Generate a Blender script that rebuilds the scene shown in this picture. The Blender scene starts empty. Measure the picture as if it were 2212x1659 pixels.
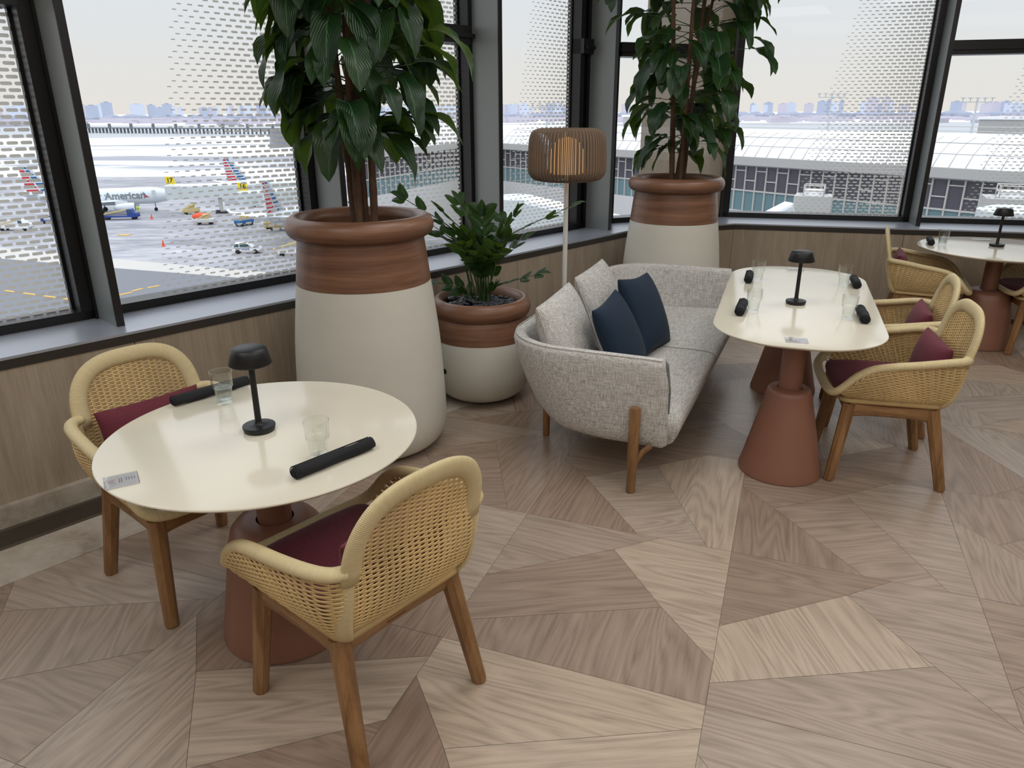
import bpy, math, random
from mathutils import Vector, Matrix
PI = math.pi
WORLD, CEIL, EXPO = 1.0, 25, 0.0
sc = bpy.context.scene
COL = sc.collection
R = math.radians
rnd = random.Random(7)

# ---------------------------------------------------------------- helpers
def link(o, parent=None):
    COL.objects.link(o)
    if parent is not None: o.parent = parent
    return o

def mesh(name, V, F, mat, parent=None, uvs=None, smooth=True, mats=None, fm=None, loc=None):
    me = bpy.data.meshes.new(name)
    me.from_pydata([tuple(v) for v in V], [], [tuple(f) for f in F])
    me.update()
    if mats:
        for m in mats: me.materials.append(m)
        if fm: me.polygons.foreach_set('material_index', fm)
    elif mat: me.materials.append(mat)
    if smooth: me.polygons.foreach_set('use_smooth', [True] * len(me.polygons))
    if uvs:
        uv = me.uv_layers.new(name='UVMap')
        flat = []
        for p in me.polygons:
            for li, vi in zip(p.loop_indices, p.vertices):
                flat += list(uvs[vi])
        uv.data.foreach_set('uv', flat)
    o = bpy.data.objects.new(name, me)
    if loc: o.location = loc
    return link(o, parent)

def sharp(o, ang=35):
    me = o.data
    try: me.set_sharp_from_angle(angle=R(ang))
    except Exception: pass
    return o

def tag(o, label=None, cat=None, group=None, kind=None):
    if label: o['label'] = label
    if cat: o['category'] = cat
    if group: o['group'] = group
    if kind: o['kind'] = kind
    return o

def thing(name, label, cat, loc=(0, 0, 0), rz=0, group=None):
    o = bpy.data.objects.new(name, None)
    o.location = loc; o.rotation_euler = (0, 0, rz); o.empty_display_size = .1
    link(o); return tag(o, label, cat, group)

def copy_tree(o, parent=None):
    c = o.copy(); COL.objects.link(c)
    if parent is not None: c.parent = parent
    for ch in o.children: copy_tree(ch, c)
    return c

def relabel(o, label, group=None):
    o['label'] = label
    if group: o['group'] = group
    return o

class MB:
    """collects shapes into one mesh"""
    def __init__(s): s.V = []; s.F = []; s.U = []
    def add(s, V, F, U=None):
        b = len(s.V); s.V += [tuple(v) for v in V]; s.F += [tuple(i + b for i in f) for f in F]
        s.U += list(U) if U else [(0, 0)] * len(V)
        return s
    def box(s, x0, x1, y0, y1, z0, z1, M=None):
        V = [Vector((x, y, z)) for x in (x0, x1) for y in (y0, y1) for z in (z0, z1)]
        if M: V = [M @ v for v in V]
        return s.add(V, [(0, 1, 3, 2), (4, 6, 7, 5), (0, 4, 5, 1), (2, 3, 7, 6), (0, 2, 6, 4), (1, 5, 7, 3)])
    def bbox(s, x0, x1, y0, y1, z0, z1, b=.004, M=None):
        """box with chamfered edges (prism stack)"""
        def ring(z, i):
            return [(x0 + i, y0 + b), (x0 + b, y0 + i), (x1 - b, y0 + i), (x1 - i, y0 + b), (x1 - i, y1 - b), (x1 - b, y1 - i), (x0 + b, y1 - i), (x0 + i, y1 - b)], z
        V = []
        for z, i in ((z0, b), (z0 + b, 0), (z1 - b, 0), (z1, b)):
            r, zz = ring(z, 0) if i == 0 else ([(min(max(p[0], x0 + b), x1 - b), min(max(p[1], y0 + b), y1 - b)) for p in ring(z, 0)[0]], z)
            V += [Vector((p[0], p[1], z)) for p in r]
        F = [tuple(range(7, -1, -1)), tuple(range(24, 32))]
        for k in range(3):
            for i in range(8):
                j = (i + 1) % 8
                F.append((k * 8 + i, k * 8 + j, k * 8 + 8 + j, k * 8 + 8 + i))
        if M: V = [M @ v for v in V]
        return s.add(V, F)
    def lathe(s, prof, n=48, c=(0, 0, 0), cap=False, scale=None):
        V = []; U = []; L = 0; pr = None
        for (r, z) in prof:
            if pr: L += math.hypot(r - pr[0], z - pr[1])
            pr = (r, z)
            for i in range(n):
                a = 2 * PI * i / n
                V.append((c[0] + r * math.cos(a), c[1] + r * math.sin(a), c[2] + z)); U.append((a, L))
        F = []
        for k in range(len(prof) - 1):
            for i in range(n):
                j = (i + 1) % n
                F.append((k * n + i, k * n + j, (k + 1) * n + j, (k + 1) * n + i))
        if cap:
            F.append(tuple(range(n - 1, -1, -1))); F.append(tuple(range((len(prof) - 1) * n, len(prof) * n)))
        return s.add(V, F, U)
    def tube(s, pts, rad, n=8, cap=True, up=None, rb=None, closed=False):
        """sweep; rad float or list; rb = second radius (along up-ish)"""
        pts = [Vector(p) for p in pts]; m = len(pts)
        V = []; U = []; L = 0; prevN = None
        for k, p in enumerate(pts):
            if closed: t = pts[(k + 1) % m] - pts[k - 1]
            else: t = pts[min(k + 1, m - 1)] - pts[max(k - 1, 0)]
            if t.length < 1e-9: t = Vector((0, 0, 1))
            t.normalize()
            u = Vector(up[k]) if (up and not isinstance(up, Vector)) else (up if up else prevN)
            if u is None: u = Vector((0, 0, 1)) if abs(t.z) < .9 else Vector((1, 0, 0))
            nn = u - t * u.dot(t)
            if nn.length < 1e-6: nn = t.orthogonal()
            nn.normalize(); prevN = nn; bb = t.cross(nn)
            ra = rad[k] if isinstance(rad, (list, tuple)) else rad
            r2 = (rb[k] if isinstance(rb, (list, tuple)) else rb) if rb else ra
            if k: L += (pts[k] - pts[k - 1]).length
            for i in range(n):
                a = 2 * PI * i / n
                V.append(p + nn * (ra * math.cos(a)) + bb * (r2 * math.sin(a))); U.append((L, a * ra))
        F = []
        for k in range(m if closed else m - 1):
            k2 = (k + 1) % m
            for i in range(n):
                j = (i + 1) % n
                F.append((k * n + i, k * n + j, k2 * n + j, k2 * n + i))
        if cap and not closed:
            F.append(tuple(range(n - 1, -1, -1))); F.append(tuple(range((m - 1) * n, m * n)))
        return s.add(V, F, U)
    def prism(s, poly, z0, z1, M=None):
        n = len(poly)
        V = [Vector((p[0], p[1], z0)) for p in poly] + [Vector((p[0], p[1], z1)) for p in poly]
        F = [tuple(range(n - 1, -1, -1)), tuple(range(n, 2 * n))] + [(i, (i + 1) % n, n + (i + 1) % n, n + i) for i in range(n)]
        if M: V = [M @ v for v in V]
        return s.add(V, F)
    def stack(s, rings):
        """loft closed rings of equal count, capped"""
        n = len(rings[0]); V = [p for r in rings for p in r]
        F = [(k * n + i, k * n + (i + 1) % n, (k + 1) * n + (i + 1) % n, (k + 1) * n + i) for k in range(len(rings) - 1) for i in range(n)]
        F += [tuple(range(n - 1, -1, -1)), tuple(range((len(rings) - 1) * n, len(rings) * n))]
        return s.add(V, F)
    def ball(s, c, r, n=12, m=8, sq=(1, 1, 1), M=None):
        V = []; F = []
        for k in range(m + 1):
            ph = PI * k / m
            for i in range(n):
                a = 2 * PI * i / n
                v = Vector((r * sq[0] * math.sin(ph) * math.cos(a), r * sq[1] * math.sin(ph) * math.sin(a), r * sq[2] * math.cos(ph)))
                if M: v = M @ v
                V.append(v + Vector(c))
        for k in range(m):
            for i in range(n): F.append((k * n + i, (k + 1) * n + i, (k + 1) * n + (i + 1) % n, k * n + (i + 1) % n))
        return s.add(V, F)
    def build(s, name, mat, parent=None, smooth=True, uv=False, ang=None, loc=None):
        o = mesh(name, s.V, s.F, mat, parent, uvs=s.U if uv else None, smooth=smooth, loc=loc)
        if ang: sharp(o, ang)
        return o

def catmull(P, n=6, closed=False):
    P = [Vector(p) for p in P]; out = []; m = len(P)
    rng = range(m) if closed else range(m - 1)
    for i in rng:
        p0 = P[(i - 1) % m] if (closed or i > 0) else P[0] * 2 - P[1]
        p1 = P[i]; p2 = P[(i + 1) % m]
        p3 = P[(i + 2) % m] if (closed or i + 2 < m) else P[-1] * 2 - P[-2]
        for k in range(n):
            t = k / n
            out.append(.5 * ((2 * p1) + (p2 - p0) * t + (2 * p0 - 5 * p1 + 4 * p2 - p3) * t * t + (3 * p1 - p0 - 3 * p2 + p3) * t ** 3))
    if not closed: out.append(P[-1])
    return out

def rrect(w, d, r, n=8, cx=0, cy=0):
    out = []
    for (sx, sy, a0) in ((1, 1, 0), (-1, 1, 90), (-1, -1, 180), (1, -1, 270)):
        for k in range(n + 1):
            a = R(a0 + 90 * k / n)
            out.append((cx + sx * (w / 2 - r) + r * math.cos(a), cy + sy * (d / 2 - r) + r * math.sin(a)))
    return out

# ---------------------------------------------------------------- materials
def s2l(c):
    return tuple(((x / 255) / 12.92 if x / 255 <= .04045 else ((x / 255 + .055) / 1.055) ** 2.4) for x in c[:3]) + (1,)
class NT:
    def __init__(s, name):
        s.m = bpy.data.materials.new(name); s.m.use_nodes = True; s.t = s.m.node_tree
        s.t.nodes.clear(); s.out = s.t.nodes.new('ShaderNodeOutputMaterial')
    def n(s, typ, **kw):
        nd = s.t.nodes.new(typ)
        ins = kw.pop('ins', {})
        for k, v in kw.items(): setattr(nd, k, v)
        for k, v in ins.items(): s.set(nd.inputs[k], v)
        return nd
    def set(s, sock, v):
        if isinstance(v, bpy.types.NodeSocket): s.t.links.new(v, sock)
        else: sock.default_value = v
    def math(s, op, a, b=None, c=None, clamp=False):
        nd = s.t.nodes.new('ShaderNodeMath'); nd.operation = op; nd.use_clamp = clamp
        s.set(nd.inputs[0], a)
        if b is not None: s.set(nd.inputs[1], b)
        if c is not None: s.set(nd.inputs[2], c)
        return nd.outputs[0]
    def mix(s, f, a, b, blend='MIX'):
        nd = s.t.nodes.new('ShaderNodeMix'); nd.data_type = 'RGBA'; nd.blend_type = blend
        s.set(nd.inputs[0], f); s.set(nd.inputs[6], a); s.set(nd.inputs[7], b)
        return nd.outputs[2]
    def co(s, kind='Object', scale=(1, 1, 1), rot=(0, 0, 0)):
        tc = s.n('ShaderNodeTexCoord'); mp = s.n('ShaderNodeMapping')
        s.t.links.new(tc.outputs[kind], mp.inputs[0]); mp.inputs['Scale'].default_value = scale; mp.inputs['Rotation'].default_value = rot
        return mp.outputs[0]
    def noise(s, vec, scale=5, detail=3, rough=.5, dist=0):
        nd = s.n('ShaderNodeTexNoise'); s.set(nd.inputs['Vector'], vec)
        nd.inputs['Scale'].default_value = scale; nd.inputs['Detail'].default_value = detail
        nd.inputs['Roughness'].default_value = rough; nd.inputs['Distortion'].default_value = dist
        return nd.outputs['Fac']
    def ramp(s, f, stops):
        nd = s.n('ShaderNodeValToRGB'); s.set(nd.inputs[0], f); e = nd.color_ramp.elements
        while len(e) < len(stops): e.new(.5)
        for el, (p, c) in zip(e, stops): el.position = p; el.color = c
        return nd.outputs[0]
    def bump(s, h, strength=.3, dist=.002):
        nd = s.n('ShaderNodeBump'); s.set(nd.inputs['Height'], h); nd.inputs['Strength'].default_value = strength; nd.inputs['Distance'].default_value = dist
        return nd.outputs[0]
    def bsdf(s, color, rough=.5, metal=0, normal=None, **kw):
        b = s.n('ShaderNodeBsdfPrincipled'); s.set(b.inputs['Base Color'], color); s.set(b.inputs['Roughness'], rough); b.inputs['Metallic'].default_value = metal
        if normal: s.set(b.inputs['Normal'], normal)
        for k, v in kw.items(): s.set(b.inputs[k], v)
        return b.outputs[0]
    def done(s, sh): s.t.links.new(sh, s.out.inputs[0]); return s.m

def plain(name, c, rough=.5, metal=0, bumpn=None, var=0, **kw):
    t = NT(name); col = s2l(c)
    if var:
        v = t.noise(t.co(), 6, 4)
        col = t.mix(v, s2l([x * (1 - var) for x in c]), s2l([min(255, x * (1 + var)) for x in c]))
    nm = None
    if bumpn: nm = t.bump(t.noise(t.co(), bumpn[0], 3), bumpn[1], bumpn[2])
    return t.done(t.bsdf(col, rough, metal, nm, **kw))

def wood(name, c1, c2, sc3, rough=.45, coat=0, bs=.15):
    t = NT(name); v = t.co('Object', sc3)
    n1 = t.noise(v, 1, 5, .6, .6); n2 = t.noise(t.co('Object', tuple(x * 5 for x in sc3)), 1, 3, .6)
    f = t.math('ADD', t.math('MULTIPLY', n1, .75), t.math('MULTIPLY', n2, .25))
    col = t.ramp(f, [(.32, s2l(c1)), (.68, s2l(c2))])
    return t.done(t.bsdf(col, rough, 0, t.bump(n2, bs, .001)))

M = {}
M['oak'] = wood('oak_legs', (112, 78, 46), (160, 120, 78), (28, 28, 3.0), .42)
M['oak_rail'] = wood('oak_rails', (118, 84, 50), (164, 124, 82), (6, 6, 30), .42)
M['walnut'] = wood('walnut', (98, 66, 48), (142, 102, 78), (1.6, 1.6, 30), .38)
M['black_metal'] = plain('black_lamp_metal', (13, 14, 17), .45)
M['black'] = plain('black_frame', (12, 12, 15), .35)
M['fin_edge'] = plain('dark_edge', (26, 26, 28), .4)
M['fin'] = plain('grey_fin_metal', (132, 137, 136), .35, .1)
M['sill'] = plain('sill_metal', (172, 178, 190), .28, .3)
M['sill_edge'] = plain('sill_edge', (58, 54, 50), .4, .2)
M['terracotta'] = plain('terracotta_metal', (140, 97, 79), .42, 0, (120, .05, .001))
M['tabletop'] = plain('cream_tabletop', (219, 213, 195), .14, 0, None, .015)
M['plaster'] = plain('cream_plaster', (208, 205, 194), .6, 0, (260, .12, .001), .02)
M['black_cloth'] = plain('black_napkin', (12, 14, 20), .8, 0, (500, .3, .001))
M['pole'] = plain('cream_pole', (226, 223, 217), .4)
M['cord'] = plain('taupe_cord', (126, 106, 88), .7, 0, (400, .3, .001))
M['soil'] = plain('dark_soil', (38, 32, 28), .95, 0, (80, .8, .01))
M['pebble'] = plain('dark_pebble', (52, 54, 60), .45, 0, (60, .2, .002), .25)
M['bark'] = wood('bark', (66, 46, 34), (112, 84, 62), (14, 14, 8), .8, 0, .6)
M['green_stem'] = plain('green_stem', (52, 78, 40), .5)
M['white_acryl'] = plain('white_card', (225, 226, 230), .3)
M['print_red'] = plain('print_red', (150, 60, 70), .5)
M['print_blue'] = plain('print_blue', (70, 90, 140), .5)
M['print_grey'] = plain('print_grey', (90, 90, 96), .5)
M['clear'] = None
M['ceiling'] = plain('ceiling_white', (205, 203, 198), .9)
M['backwall'] = plain('wall_beige', (190, 178, 160), .8)
M['stone'] = None

def mk_stone():
    t = NT('marble_border'); v = t.co('Object', (1, 1, 1))
    n = t.noise(v, 3.2, 8, .62, .8); n2 = t.noise(v, 22, 4, .6, .3)
    col = t.ramp(t.math('ADD', t.math('MULTIPLY', n, .7), t.math('MULTIPLY', n2, .3)), [(.36, s2l((150, 138, 124))), (.5, s2l((178, 168, 154))), (.64, s2l((196, 188, 176)))])
    return t.done(t.bsdf(col, .35))
M['stone'] = mk_stone()

def mk_grille():
    t = NT('grille_slats'); return t.done(t.bsdf(s2l((96, 86, 76)), .4, .5))
M['grille'] = mk_grille(); M['grille_frame'] = plain('grille_frame', (92, 84, 74), .4, .3)

def mk_panel():
    t = NT('ash_veneer'); n1 = t.noise(t.co('UV', (14, 1.2, 1)), 1, 5, .6, .5); n2 = t.noise(t.co('UV', (160, 4, 1)), 1, 3, .6)
    f = t.math('ADD', t.math('MULTIPLY', n1, .6), t.math('MULTIPLY', n2, .4))
    col = t.ramp(f, [(.34, s2l((146, 132, 114))), (.66, s2l((176, 162, 144)))])
    return t.done(t.bsdf(col, .5, 0, t.bump(n2, .1, .001)))
M['panel'] = mk_panel()

def mk_floor():
    t = NT('wood_mosaic_floor')
    at = t.n('ShaderNodeAttribute', attribute_name='tone')
    sep = t.n('ShaderNodeSeparateColor'); t.set(sep.inputs[0], at.outputs['Color'])
    r, g, b = sep.outputs
    uv = t.n('ShaderNodeTexCoord').outputs['UV']
    mp = t.n('ShaderNodeMapping'); t.set(mp.inputs[0], uv); mp.inputs['Scale'].default_value = (1.5, 30, 1)
    comb = t.n('ShaderNodeCombineXYZ'); t.set(comb.inputs[2], t.math('MULTIPLY', g, 50))
    va = t.n('ShaderNodeVectorMath', operation='ADD'); t.set(va.inputs[0], mp.outputs[0]); t.set(va.inputs[1], comb.outputs[0])
    v = va.outputs[0]
    fine = t.noise(v, 4.5, 4, .65, .2)
    med = t.noise(v, 1.0, 4, .6, .7)
    # cathedral rings : noise sampled and turned into contour lines
    big = t.n('ShaderNodeMapping'); t.set(big.inputs[0], uv); big.inputs['Scale'].default_value = (.6, 5.0, 1)
    vb = t.n('ShaderNodeVectorMath', operation='ADD'); t.set(vb.inputs[0], big.outputs[0]); t.set(vb.inputs[1], comb.outputs[0])
    bn = t.noise(vb.outputs[0], 1.1, 2, .5, .2)
    ring = t.math('ABSOLUTE', t.math('SUBTRACT', t.math('FRACT', t.math('MULTIPLY', bn, 17)), .5))
    ring = t.math('MULTIPLY', ring, 2)
    f = t.math('ADD', t.math('ADD', t.math('MULTIPLY', fine, .45), t.math('MULTIPLY', med, .35)), t.math('MULTIPLY', ring, .2))
    grain = t.ramp(f, [(.28, (.62, .60, .58, 1)), (.5, (.90, .90, .89, 1)), (.72, (1.12, 1.12, 1.12, 1))])
    base = t.ramp(r, [(0, s2l((150, 128, 112))), (.3, s2l((162, 143, 127))), (.55, s2l((172, 156, 142))), (.8, s2l((190, 172, 152))), (1, s2l((170, 158, 147)))])
    col = t.mix(1, base, grain, 'MULTIPLY')
    rough = t.math('ADD', t.math('MULTIPLY', fine, .18), .27)
    return t.done(t.bsdf(col, rough, 0, t.bump(f, .12, .001)))
M['floor'] = mk_floor(); M['joint'] = plain('floor_joint', (92, 78, 66), .7)

def mk_wrap(name, c1, c2, period=.0042):
    t = NT(name); uv = t.n('ShaderNodeTexCoord').outputs['UV']; sp = t.n('ShaderNodeSeparateXYZ'); t.set(sp.inputs[0], uv)
    ph = t.math('FRACT', t.math('DIVIDE', sp.outputs[0], period))
    h = t.math('SINE', t.math('MULTIPLY', ph, PI))
    v = t.noise(t.co('UV', (90, 12, 1)), 1, 2)
    col = t.mix(v, s2l(c1), s2l(c2))
    return t.done(t.bsdf(col, .5, 0, t.bump(h, .75, .0012)))
M['wrap'] = mk_wrap('wrapped_cane', (206, 186, 140), (222, 206, 162))
M['weave'] = plain('woven_cane', (208, 180, 126), .5, 0, None, .18)

def mk_fabric(name, c1, c2, s=700, rough=.85, sheen=.4, bs=.35):
    t = NT(name)
    a = t.noise(t.co('Object', (s, s, s * .07)), 1, 2, .6); b = t.noise(t.co('Object', (s * .07, s, s)), 1, 2, .6); c = t.noise(t.co('Object', (s, s * .07, s)), 1, 2, .6)
    f = t.math('ADD', t.math('ADD', t.math('MULTIPLY', a, .36), t.math('MULTIPLY', b, .36)), t.math('MULTIPLY', c, .28))
    col = t.ramp(f, [(.40, s2l(c1)), (.60, s2l(c2))])
    return t.done(t.bsdf(col, rough, 0, t.bump(f, bs, .001), **{'Sheen Weight': sheen, 'Sheen Roughness': .4}))
M['linen'] = mk_fabric('grey_linen', (146, 143, 138), (226, 224, 220), 260, .9, .05)
M['maroon'] = mk_fabric('maroon_fabric', (86, 28, 42), (116, 46, 60), 700, .85, .08)
M['navy'] = mk_fabric('navy_velvet', (5, 27, 46), (11, 40, 64), 300, .85, .02)

def mk_leaf(name, dark, light, back):
    t = NT(name)
    n = t.noise(t.co('Object', (9, 9, 9)), 1, 3)
    uv = t.n('ShaderNodeTexCoord').outputs['UV']; sp = t.n('ShaderNodeSeparateXYZ'); t.set(sp.inputs[0], uv)
    mid = t.math('ABSOLUTE', t.math('SUBTRACT', sp.outputs[0], .5))
    rib = t.math('LESS_THAN', mid, .018)
    vein = t.math('SINE', t.math('MULTIPLY', t.math('ADD', t.math('MULTIPLY', mid, -1.2), sp.outputs[1]), 60))
    col = t.mix(n, s2l(dark), s2l(light))
    col = t.mix(rib, col, s2l([min(255, x * 1.5 + 18) for x in light]))
    hb = t.bump(t.math('MULTIPLY', vein, .5), .5, .003)
    p = t.bsdf(col, .32, 0, hb)
    tr = t.n('ShaderNodeBsdfTranslucent'); tr.inputs[0].default_value = s2l(back)
    mx = t.n('ShaderNodeMixShader'); mx.inputs[0].default_value = .3
    t.t.links.new(p, mx.inputs[1]); t.t.links.new(tr.outputs[0], mx.inputs[2])
    return t.done(mx.outputs[0])
M['leaf'] = mk_leaf('broad_leaf', (18, 44, 26), (40, 76, 42), (96, 124, 30))
M['zz'] = mk_leaf('zz_leaf', (16, 42, 20), (36, 74, 32), (90, 120, 36))

def mk_glass(name, tint=(250, 252, 252), rough=0):
    t = NT(name); g = t.n('ShaderNodeBsdfGlass'); g.inputs[0].default_value = s2l(tint); g.inputs['IOR'].default_value = 1.45; g.inputs['Roughness'].default_value = rough
    tr = t.n('ShaderNodeBsdfTransparent'); tr.inputs[0].default_value = (.97, .98, .98, 1)
    mx = t.n('ShaderNodeMixShader'); mx.inputs[0].default_value = .65
    t.t.links.new(g.outputs[0], mx.inputs[1]); t.t.links.new(tr.outputs[0], mx.inputs[2])
    return t.done(mx.outputs[0])
def mk_thin(name, f=.12, tint=(1, 1, 1, 1)):
    t = NT(name); gl = t.n('ShaderNodeBsdfGlossy'); gl.inputs['Roughness'].default_value = .02
    tr = t.n('ShaderNodeBsdfTransparent'); tr.inputs[0].default_value = tint
    lw = t.n('ShaderNodeFresnel'); lw.inputs[0].default_value = 1.45
    mx = t.n('ShaderNodeMixShader'); t.set(mx.inputs[0], t.math('MULTIPLY', lw.outputs[0], f * 8, clamp=True))
    t.t.links.new(tr.outputs[0], mx.inputs[1]); t.t.links.new(gl.outputs[0], mx.inputs[2])
    return t.done(mx.outputs[0])
def mk_tumbler():
    t = NT('tumbler_glass'); gl = t.n('ShaderNodeBsdfGlossy'); gl.inputs['Roughness'].default_value = .05; gl.inputs[0].default_value = (.95, .95, .95, 1)
    tr = t.n('ShaderNodeBsdfTransparent'); lw = t.n('ShaderNodeLayerWeight'); lw.inputs[0].default_value = .5
    f = t.math('ADD', t.math('MULTIPLY', t.math('POWER', lw.outputs['Facing'], 3), .8), .045)
    tr.inputs[0].default_value = (.975, .985, .98, 1)
    mx = t.n('ShaderNodeMixShader'); t.set(mx.inputs[0], f)
    t.t.links.new(tr.outputs[0], mx.inputs[1]); t.t.links.new(gl.outputs[0], mx.inputs[2])
    return t.done(mx.outputs[0])
M['tumbler'] = mk_tumbler()
M['acrylic'] = mk_thin('clear_acrylic', .1)
M['water'] = mk_glass('water', (235, 245, 245))

def mk_frit(name, s0, full=1.22):
    """window glass with printed dashes; UV in metres (u along the wall, v height)"""
    t = NT(name); uv = t.n('ShaderNodeTexCoord').outputs['UV']; sp = t.n('ShaderNodeSeparateXYZ'); t.set(sp.inputs[0], uv)
    u, v = sp.outputs[0], sp.outputs[1]; m = t.math
    rv = m('DIVIDE', v, .028); row = m('FLOOR', rv)
    off = m('MULTIPLY', m('MODULO', row, 2), .5)
    uu = m('ADD', m('DIVIDE', u, .057), off)
    fx = m('MULTIPLY', m('ABSOLUTE', m('SUBTRACT', m('FRACT', uu), .5)), .057)
    uc = m('MULTIPLY', m('SUBTRACT', m('ADD', m('FLOOR', uu), .5), off), .057)
    fy = m('MULTIPLY', m('ABSOLUTE', m('SUBTRACT', m('FRACT', rv), .5)), .028)
    st = m('ADD', m('MULTIPLY', v, .2), s0)
    tt = m('DIVIDE', m('SUBTRACT', uc, st), m('SUBTRACT', full, st), clamp=True)
    hl = m('ADD', m('MULTIPLY', tt, .0135), .011); hh = m('ADD', m('MULTIPLY', tt, .0055), .0024)
    dx = m('MAXIMUM', m('SUBTRACT', fx, m('SUBTRACT', hl, hh)), 0)
    d = m('SQRT', m('ADD', m('MULTIPLY', dx, dx), m('MULTIPLY', fy, fy)))
    mask = m('MULTIPLY', m('LESS_THAN', d, hh), m('GREATER_THAN', uc, st))
    gl = t.n('ShaderNodeBsdfGlossy'); gl.inputs['Roughness'].default_value = .01
    tr = t.n('ShaderNodeBsdfTransparent'); tr.inputs[0].default_value = (.97, .985, .98, 1)
    fr = t.n('ShaderNodeFresnel'); fr.inputs[0].default_value = 1.45
    g = t.n('ShaderNodeMixShader'); t.set(g.inputs[0], t.math('MULTIPLY', fr.outputs[0], .4)); t.t.links.new(tr.outputs[0], g.inputs[1]); t.t.links.new(gl.outputs[0], g.inputs[2])
    df = t.n('ShaderNodeBsdfDiffuse'); df.inputs[0].default_value = s2l((190, 188, 180))
    tl = t.n('ShaderNodeBsdfTranslucent'); tl.inputs[0].default_value = s2l((196, 194, 186))
    k = t.n('ShaderNodeMixShader'); k.inputs[0].default_value = .55
    t.t.links.new(df.outputs[0], k.inputs[1]); t.t.links.new(tl.outputs[0], k.inputs[2])
    mx = t.n('ShaderNodeMixShader'); t.set(mx.inputs[0], mask); t.t.links.new(g.outputs[0], mx.inputs[1]); t.t.links.new(k.outputs[0], mx.inputs[2])
    return t.done(mx.outputs[0])
FR = {k: mk_frit('fritted_glass_%s' % n, s, f) for k, s, f, n in (('L', .198, 1.22, 'left'), ('A', .25, 1.0, 'corner'), ('R', .36, 1.40, 'right'), ('R2', .40, 1.40, 'far_right'))}

def mk_beige_panel():
    t = NT('sheer_beige'); tr = t.n('ShaderNodeBsdfTransparent'); tl = t.n('ShaderNodeBsdfTranslucent'); tl.inputs[0].default_value = s2l((190, 178, 160))
    df = t.n('ShaderNodeBsdfDiffuse'); df.inputs[0].default_value = s2l((188, 176, 158))
    a = t.n('ShaderNodeMixShader'); a.inputs[0].default_value = .5; t.t.links.new(tl.outputs[0], a.inputs[1]); t.t.links.new(df.outputs[0], a.inputs[2])
    b = t.n('ShaderNodeMixShader'); b.inputs[0].default_value = .72; t.t.links.new(tr.outputs[0], b.inputs[1]); t.t.links.new(a.outputs[0], b.inputs[2])
    return t.done(b.outputs[0])
M['beige_panel'] = mk_beige_panel()
def mk_emit(name, c, s):
    t = NT(name); e = t.n('ShaderNodeEmission'); e.inputs[0].default_value = s2l(c); e.inputs[1].default_value = s
    return t.done(e.outputs[0])
M['glow'] = mk_emit('warm_bulb', (255, 190, 124), .95)

# ---------------------------------------------------------------- room layout
D1 = Vector((.676, .737, 0)).normalized(); N1 = Vector((-D1.y, D1.x, 0)); J0 = Vector((-1.785, 3.329, 0))
DA = Vector((.94, .341, 0)).normalized(); NA = Vector((-DA.y, DA.x, 0)); JA = Vector((1.026, 6.40, 0))
DR = Vector((.969, -.247, 0)).normalized(); NR = Vector((-DR.y, DR.x, 0)); JR = Vector((2.03, 6.77, 0))
BAY = 1.356
LS, LE = -2.9, (JA - J0).dot(D1)          # left wall runs from s=LS to LE
AE = (JR - JA).dot(DA); RE = 4.4
ZS, ZT = .745, 3.2
def fr(o, d, n):  # frame -> matrix : x along wall, y outward, z up
    m = Matrix.Identity(4); m.col[0] = (*d[:3], 0); m.col[1] = (*n[:3], 0); m.col[3] = (*o[:3], 1); return m
ML, MA_, MR = fr(J0, D1, N1), fr(JA, DA, NA), fr(JR, DR, NR)
def struct(o): o['kind'] = 'structure'; return o

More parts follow.
